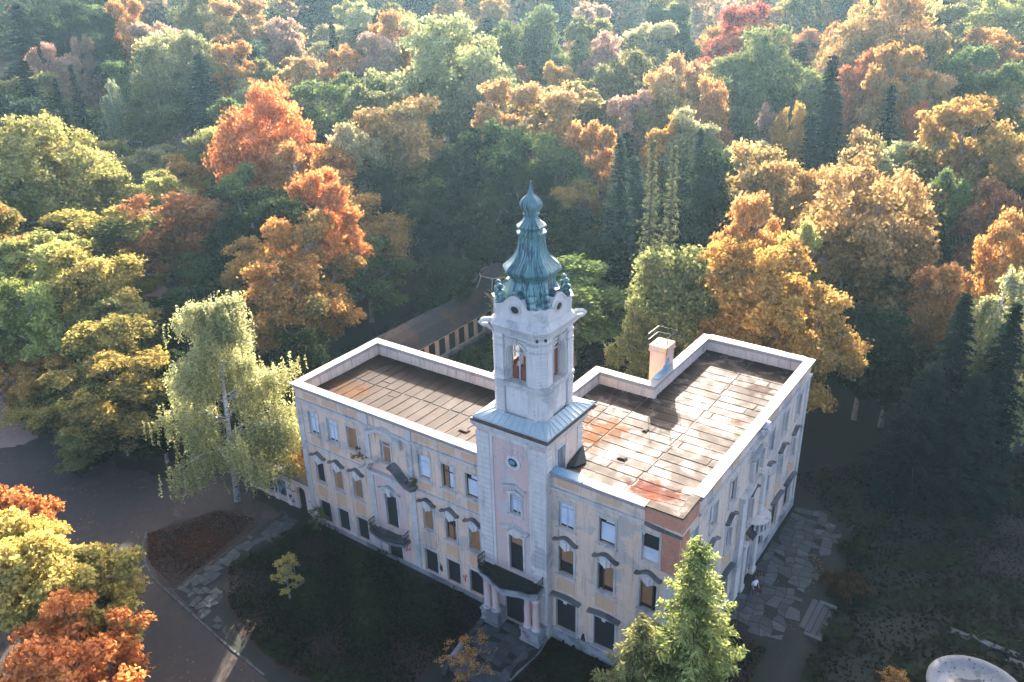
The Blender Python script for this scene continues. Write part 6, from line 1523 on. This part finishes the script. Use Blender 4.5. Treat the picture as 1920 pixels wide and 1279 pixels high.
near_tree(-37.2, 28.0, 4.6, 6.5, 'dgreen', 'dark green courtyard shrub in front of the colonnade', 84, leaves=14000, size=.18, base=.02, cat='shrub', name='shrub')
near_tree(-33.5, 21.0, 4.0, 6.0, 'dgreen', 'dark green courtyard shrub close behind the left wing', 85, leaves=12000, size=.18, base=.02, cat='shrub', name='shrub')
near_tree(-36.2, 18.5, 6.2, 4.2, 'golddark', 'amber flecked courtyard shrub just behind the left wing parapet', 86, leaves=9000, size=.16, base=.05, cat='shrub', name='shrub')
near_tree(-32.0, 30.0, 5.0, 7.0, 'dgreen', 'dark green courtyard shrub at the right end of the colonnade', 87, leaves=14000, size=.18, base=.02, cat='shrub', name='shrub')
near_tree(6.9, 17.2, 1.5, 3.0, 'dim', 'brown shrub at the top of the garden steps', 88, leaves=3500, size=.12, base=.02, cat='shrub', name='shrub')
near_tree(6.2, 22.5, 1.2, 2.6, 'dgreen', 'low green shrub at the edge of the side terrace', 89, leaves=2500, size=.12, base=.02, cat='shrub', name='shrub')
near_tree(9.4, 3.4, 2.2, 1.6, 'ygreen', 'small sunlit shrub left of the fountain', 90, leaves=1500, size=.09, base=.05, cat='shrub', name='shrub')
near_tree(12.4, 9.5, 1.5, 1.8, 'orange', 'small orange shrub touching the fountain left side', 91, leaves=1200, size=.09, base=.05, cat='shrub', name='shrub')
# weeds that took root on the pediment and belt course
for x, z, h, w_, lab, sd in ((-27.6, 8.7, 1.7, 1.5, 'weeds sprouting on the left arm of the broken pediment', 92), (-22.0, 8.75, .7, 1.0, 'moss and weeds on the right foot of the broken pediment', 93)):
    cm, tm = broad_proto(sd, H=h, R=w_ / 2, base=.05, nclump=14, leaves=700, size=.06, per=6, open_=.16, lobes=5)
    root = empty('weeds', (x, -.35, z)); tag(root, lab, 'weeds'); c = link('leaves', cm, root); c.color = (.22, .20, .06, 1); c['under_tint'] = [.15, .11, .05, 1.0]

# undergrowth of the dark gardens: one mass of ivy, weeds and fallen leaves
def cover(name, polys, n, size, col, und, seed, hmax=.5, label=None):
    g = np.random.default_rng(seed); r = random.Random(seed); cen = []
    blobs = []
    for P in polys:
        x0, x1 = min(p[0] for p in P), max(p[0] for p in P); y0, y1 = min(p[1] for p in P), max(p[1] for p in P); k = 0
        while k < n:
            x, y = r.uniform(x0, x1), r.uniform(y0, y1)
            if not inpoly(x, y, P): continue
            hb = hmax * max(.04, .5 + .5 * math.sin(x * .9 + 1.3 * math.sin(y * .7)) * math.cos(y * .8 + seed)) 
            cen.append((x, y, terrain(x, y) + .03 + r.random() ** 1.5 * hb)); k += 1
    cen = np.array(cen); nr = g.normal(size=cen.shape) * .5 + np.array([0, 0, 1])
    pn_ = .5 + .5 * np.sin(cen[:, 0] * .55 + 2.1 * np.sin(cen[:, 1] * .31 + seed)) * np.cos(cen[:, 1] * .62 + 1.7 * np.sin(cen[:, 0] * .27))
    me = leaf_mesh(name, cen, nr, size * (.45 + 1.0 * pn_) * g.uniform(.5, 1.3, len(cen)), .65, np.clip(.25 * g.random(len(cen)) + .75 * pn_ ** 1.5, 0, 1), np.clip(pn_ + .2 * g.normal(size=len(cen)), 0, 1), M['leaf'])
    o = link(name, me); o.color = (*col, 1); o['under_tint'] = [*und, 1.0]; tag(o, label, None, None, 'stuff'); return o
FG = [(-34.9, -.7), (-36.0, -8.6), (-32.4, -11.3), (-28.9, -12.6), (-24.4, -13.3), (-15.3, -12.5), (-14.9, -.8)]
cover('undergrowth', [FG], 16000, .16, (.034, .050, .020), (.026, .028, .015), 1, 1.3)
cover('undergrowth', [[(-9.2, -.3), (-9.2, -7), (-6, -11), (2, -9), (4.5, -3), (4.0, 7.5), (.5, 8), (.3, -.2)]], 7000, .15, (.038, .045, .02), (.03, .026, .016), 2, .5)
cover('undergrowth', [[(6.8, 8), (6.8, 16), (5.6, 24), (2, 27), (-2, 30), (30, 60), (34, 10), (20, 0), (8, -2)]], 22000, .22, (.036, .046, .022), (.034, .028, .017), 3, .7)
cover('fallen_leaves', [[(-46.0, -9.7), (-43.6, -4.0), (-39.4, -2.9), (-37.7, -12.6), (-42.5, -11.8)]], 5000, .08, (.09, .03, .015), (.05, .024, .013), 4, .12)
cover('fallen_leaves', [[(-60, -30), (-75, -10), (-46, -2), (-37, -2), (-36, -13), (-20, -15), (-12, -24), (-25, -38)]], 2600, .07, (.30, .13, .05), (.16, .08, .04), 5, .03)
cover('fallen_leaves', [[(.3, 8), (.3, 25), (4.8, 24), (5.2, 10)]], 900, .07, (.26, .12, .05), (.12, .07, .04), 6, .07)
cover('undergrowth', [[(-52, 2), (-58, 20), (-60, 48), (-5, 48), (-6, 27), (-12, 26), (-15, 16), (-16, 11), (-36, 11), (-36, 1)]], 16000, .25, (.026, .038, .017), (.03, .025, .013), 7, 1.1)
# far wood: crowns beyond the last single trees read as one mass
def farwood():
    g = np.random.default_rng(9); cs = []; cols = []
    cen = []; nr = []; mv = []; va = []
    for _ in range(300):
        a = math.radians(g.uniform(-74, 2)); r = g.uniform(275, 430); x, y = 15.8 + r * math.sin(a), -39.3 + r * math.cos(a); z = terrain(x, y); H = g.uniform(22, 30); W = g.uniform(12, 18); n = 760
        d = unit(g.normal(size=(n, 3)) + np.array([0, 0, .4])); lump = 1 + .18 * np.sin(d[:, 0] * 7 + a * 90) * np.sin(d[:, 1] * 6 + r) + .12 * np.sin(d[:, 2] * 9 + r)
        P = np.array([x, y, z + H * .55]) + d * lump[:, None] * np.array([W / 2, W / 2, H * .46]) + g.normal(size=(n, 3)) * .5
        cen.append(P); nr.append(d + g.normal(size=(n, 3)) * .5); mv.append(np.clip(np.full(n, g.random()) + .1 * g.normal(size=n), 0, 1)); va.append(g.random(n) * .6 + .4 * g.random())
    me = leaf_mesh('far_wood', np.concatenate(cen), np.concatenate(nr), np.full(300 * 760, .95) * g.uniform(.6, 1.2, 300 * 760), .65, np.concatenate(va), np.concatenate(mv), M['leaf'])
    o = link('far_wood', me); o.color = (.55, .34, .17, 1); o['under_tint'] = [.13, .18, .08, 1.0]; tag(o, None, None, None, 'stuff')
farwood()

# ------------------------------------------------------------------ haze: one box of thin air round everything
b = MB(); b.box(-1000, 1000, -1000, 1000, -3.0, 75.0); hz = b.build('haze', [], None)
hm = bpy.data.materials.new('haze'); hm.use_nodes = True; t_ = hm.node_tree; t_.nodes.clear()
vo = t_.nodes.new('ShaderNodeVolumePrincipled'); vo.inputs['Color'].default_value = (.50, .80, 1.0, 1); vo.inputs['Density'].default_value = HAZE; vo.inputs['Anisotropy'].default_value = .55
mo = t_.nodes.new('ShaderNodeOutputMaterial'); t_.links.new(vo.outputs[0], mo.inputs['Volume']); hz.data.materials.append(hm); hz['kind'] = 'stuff'
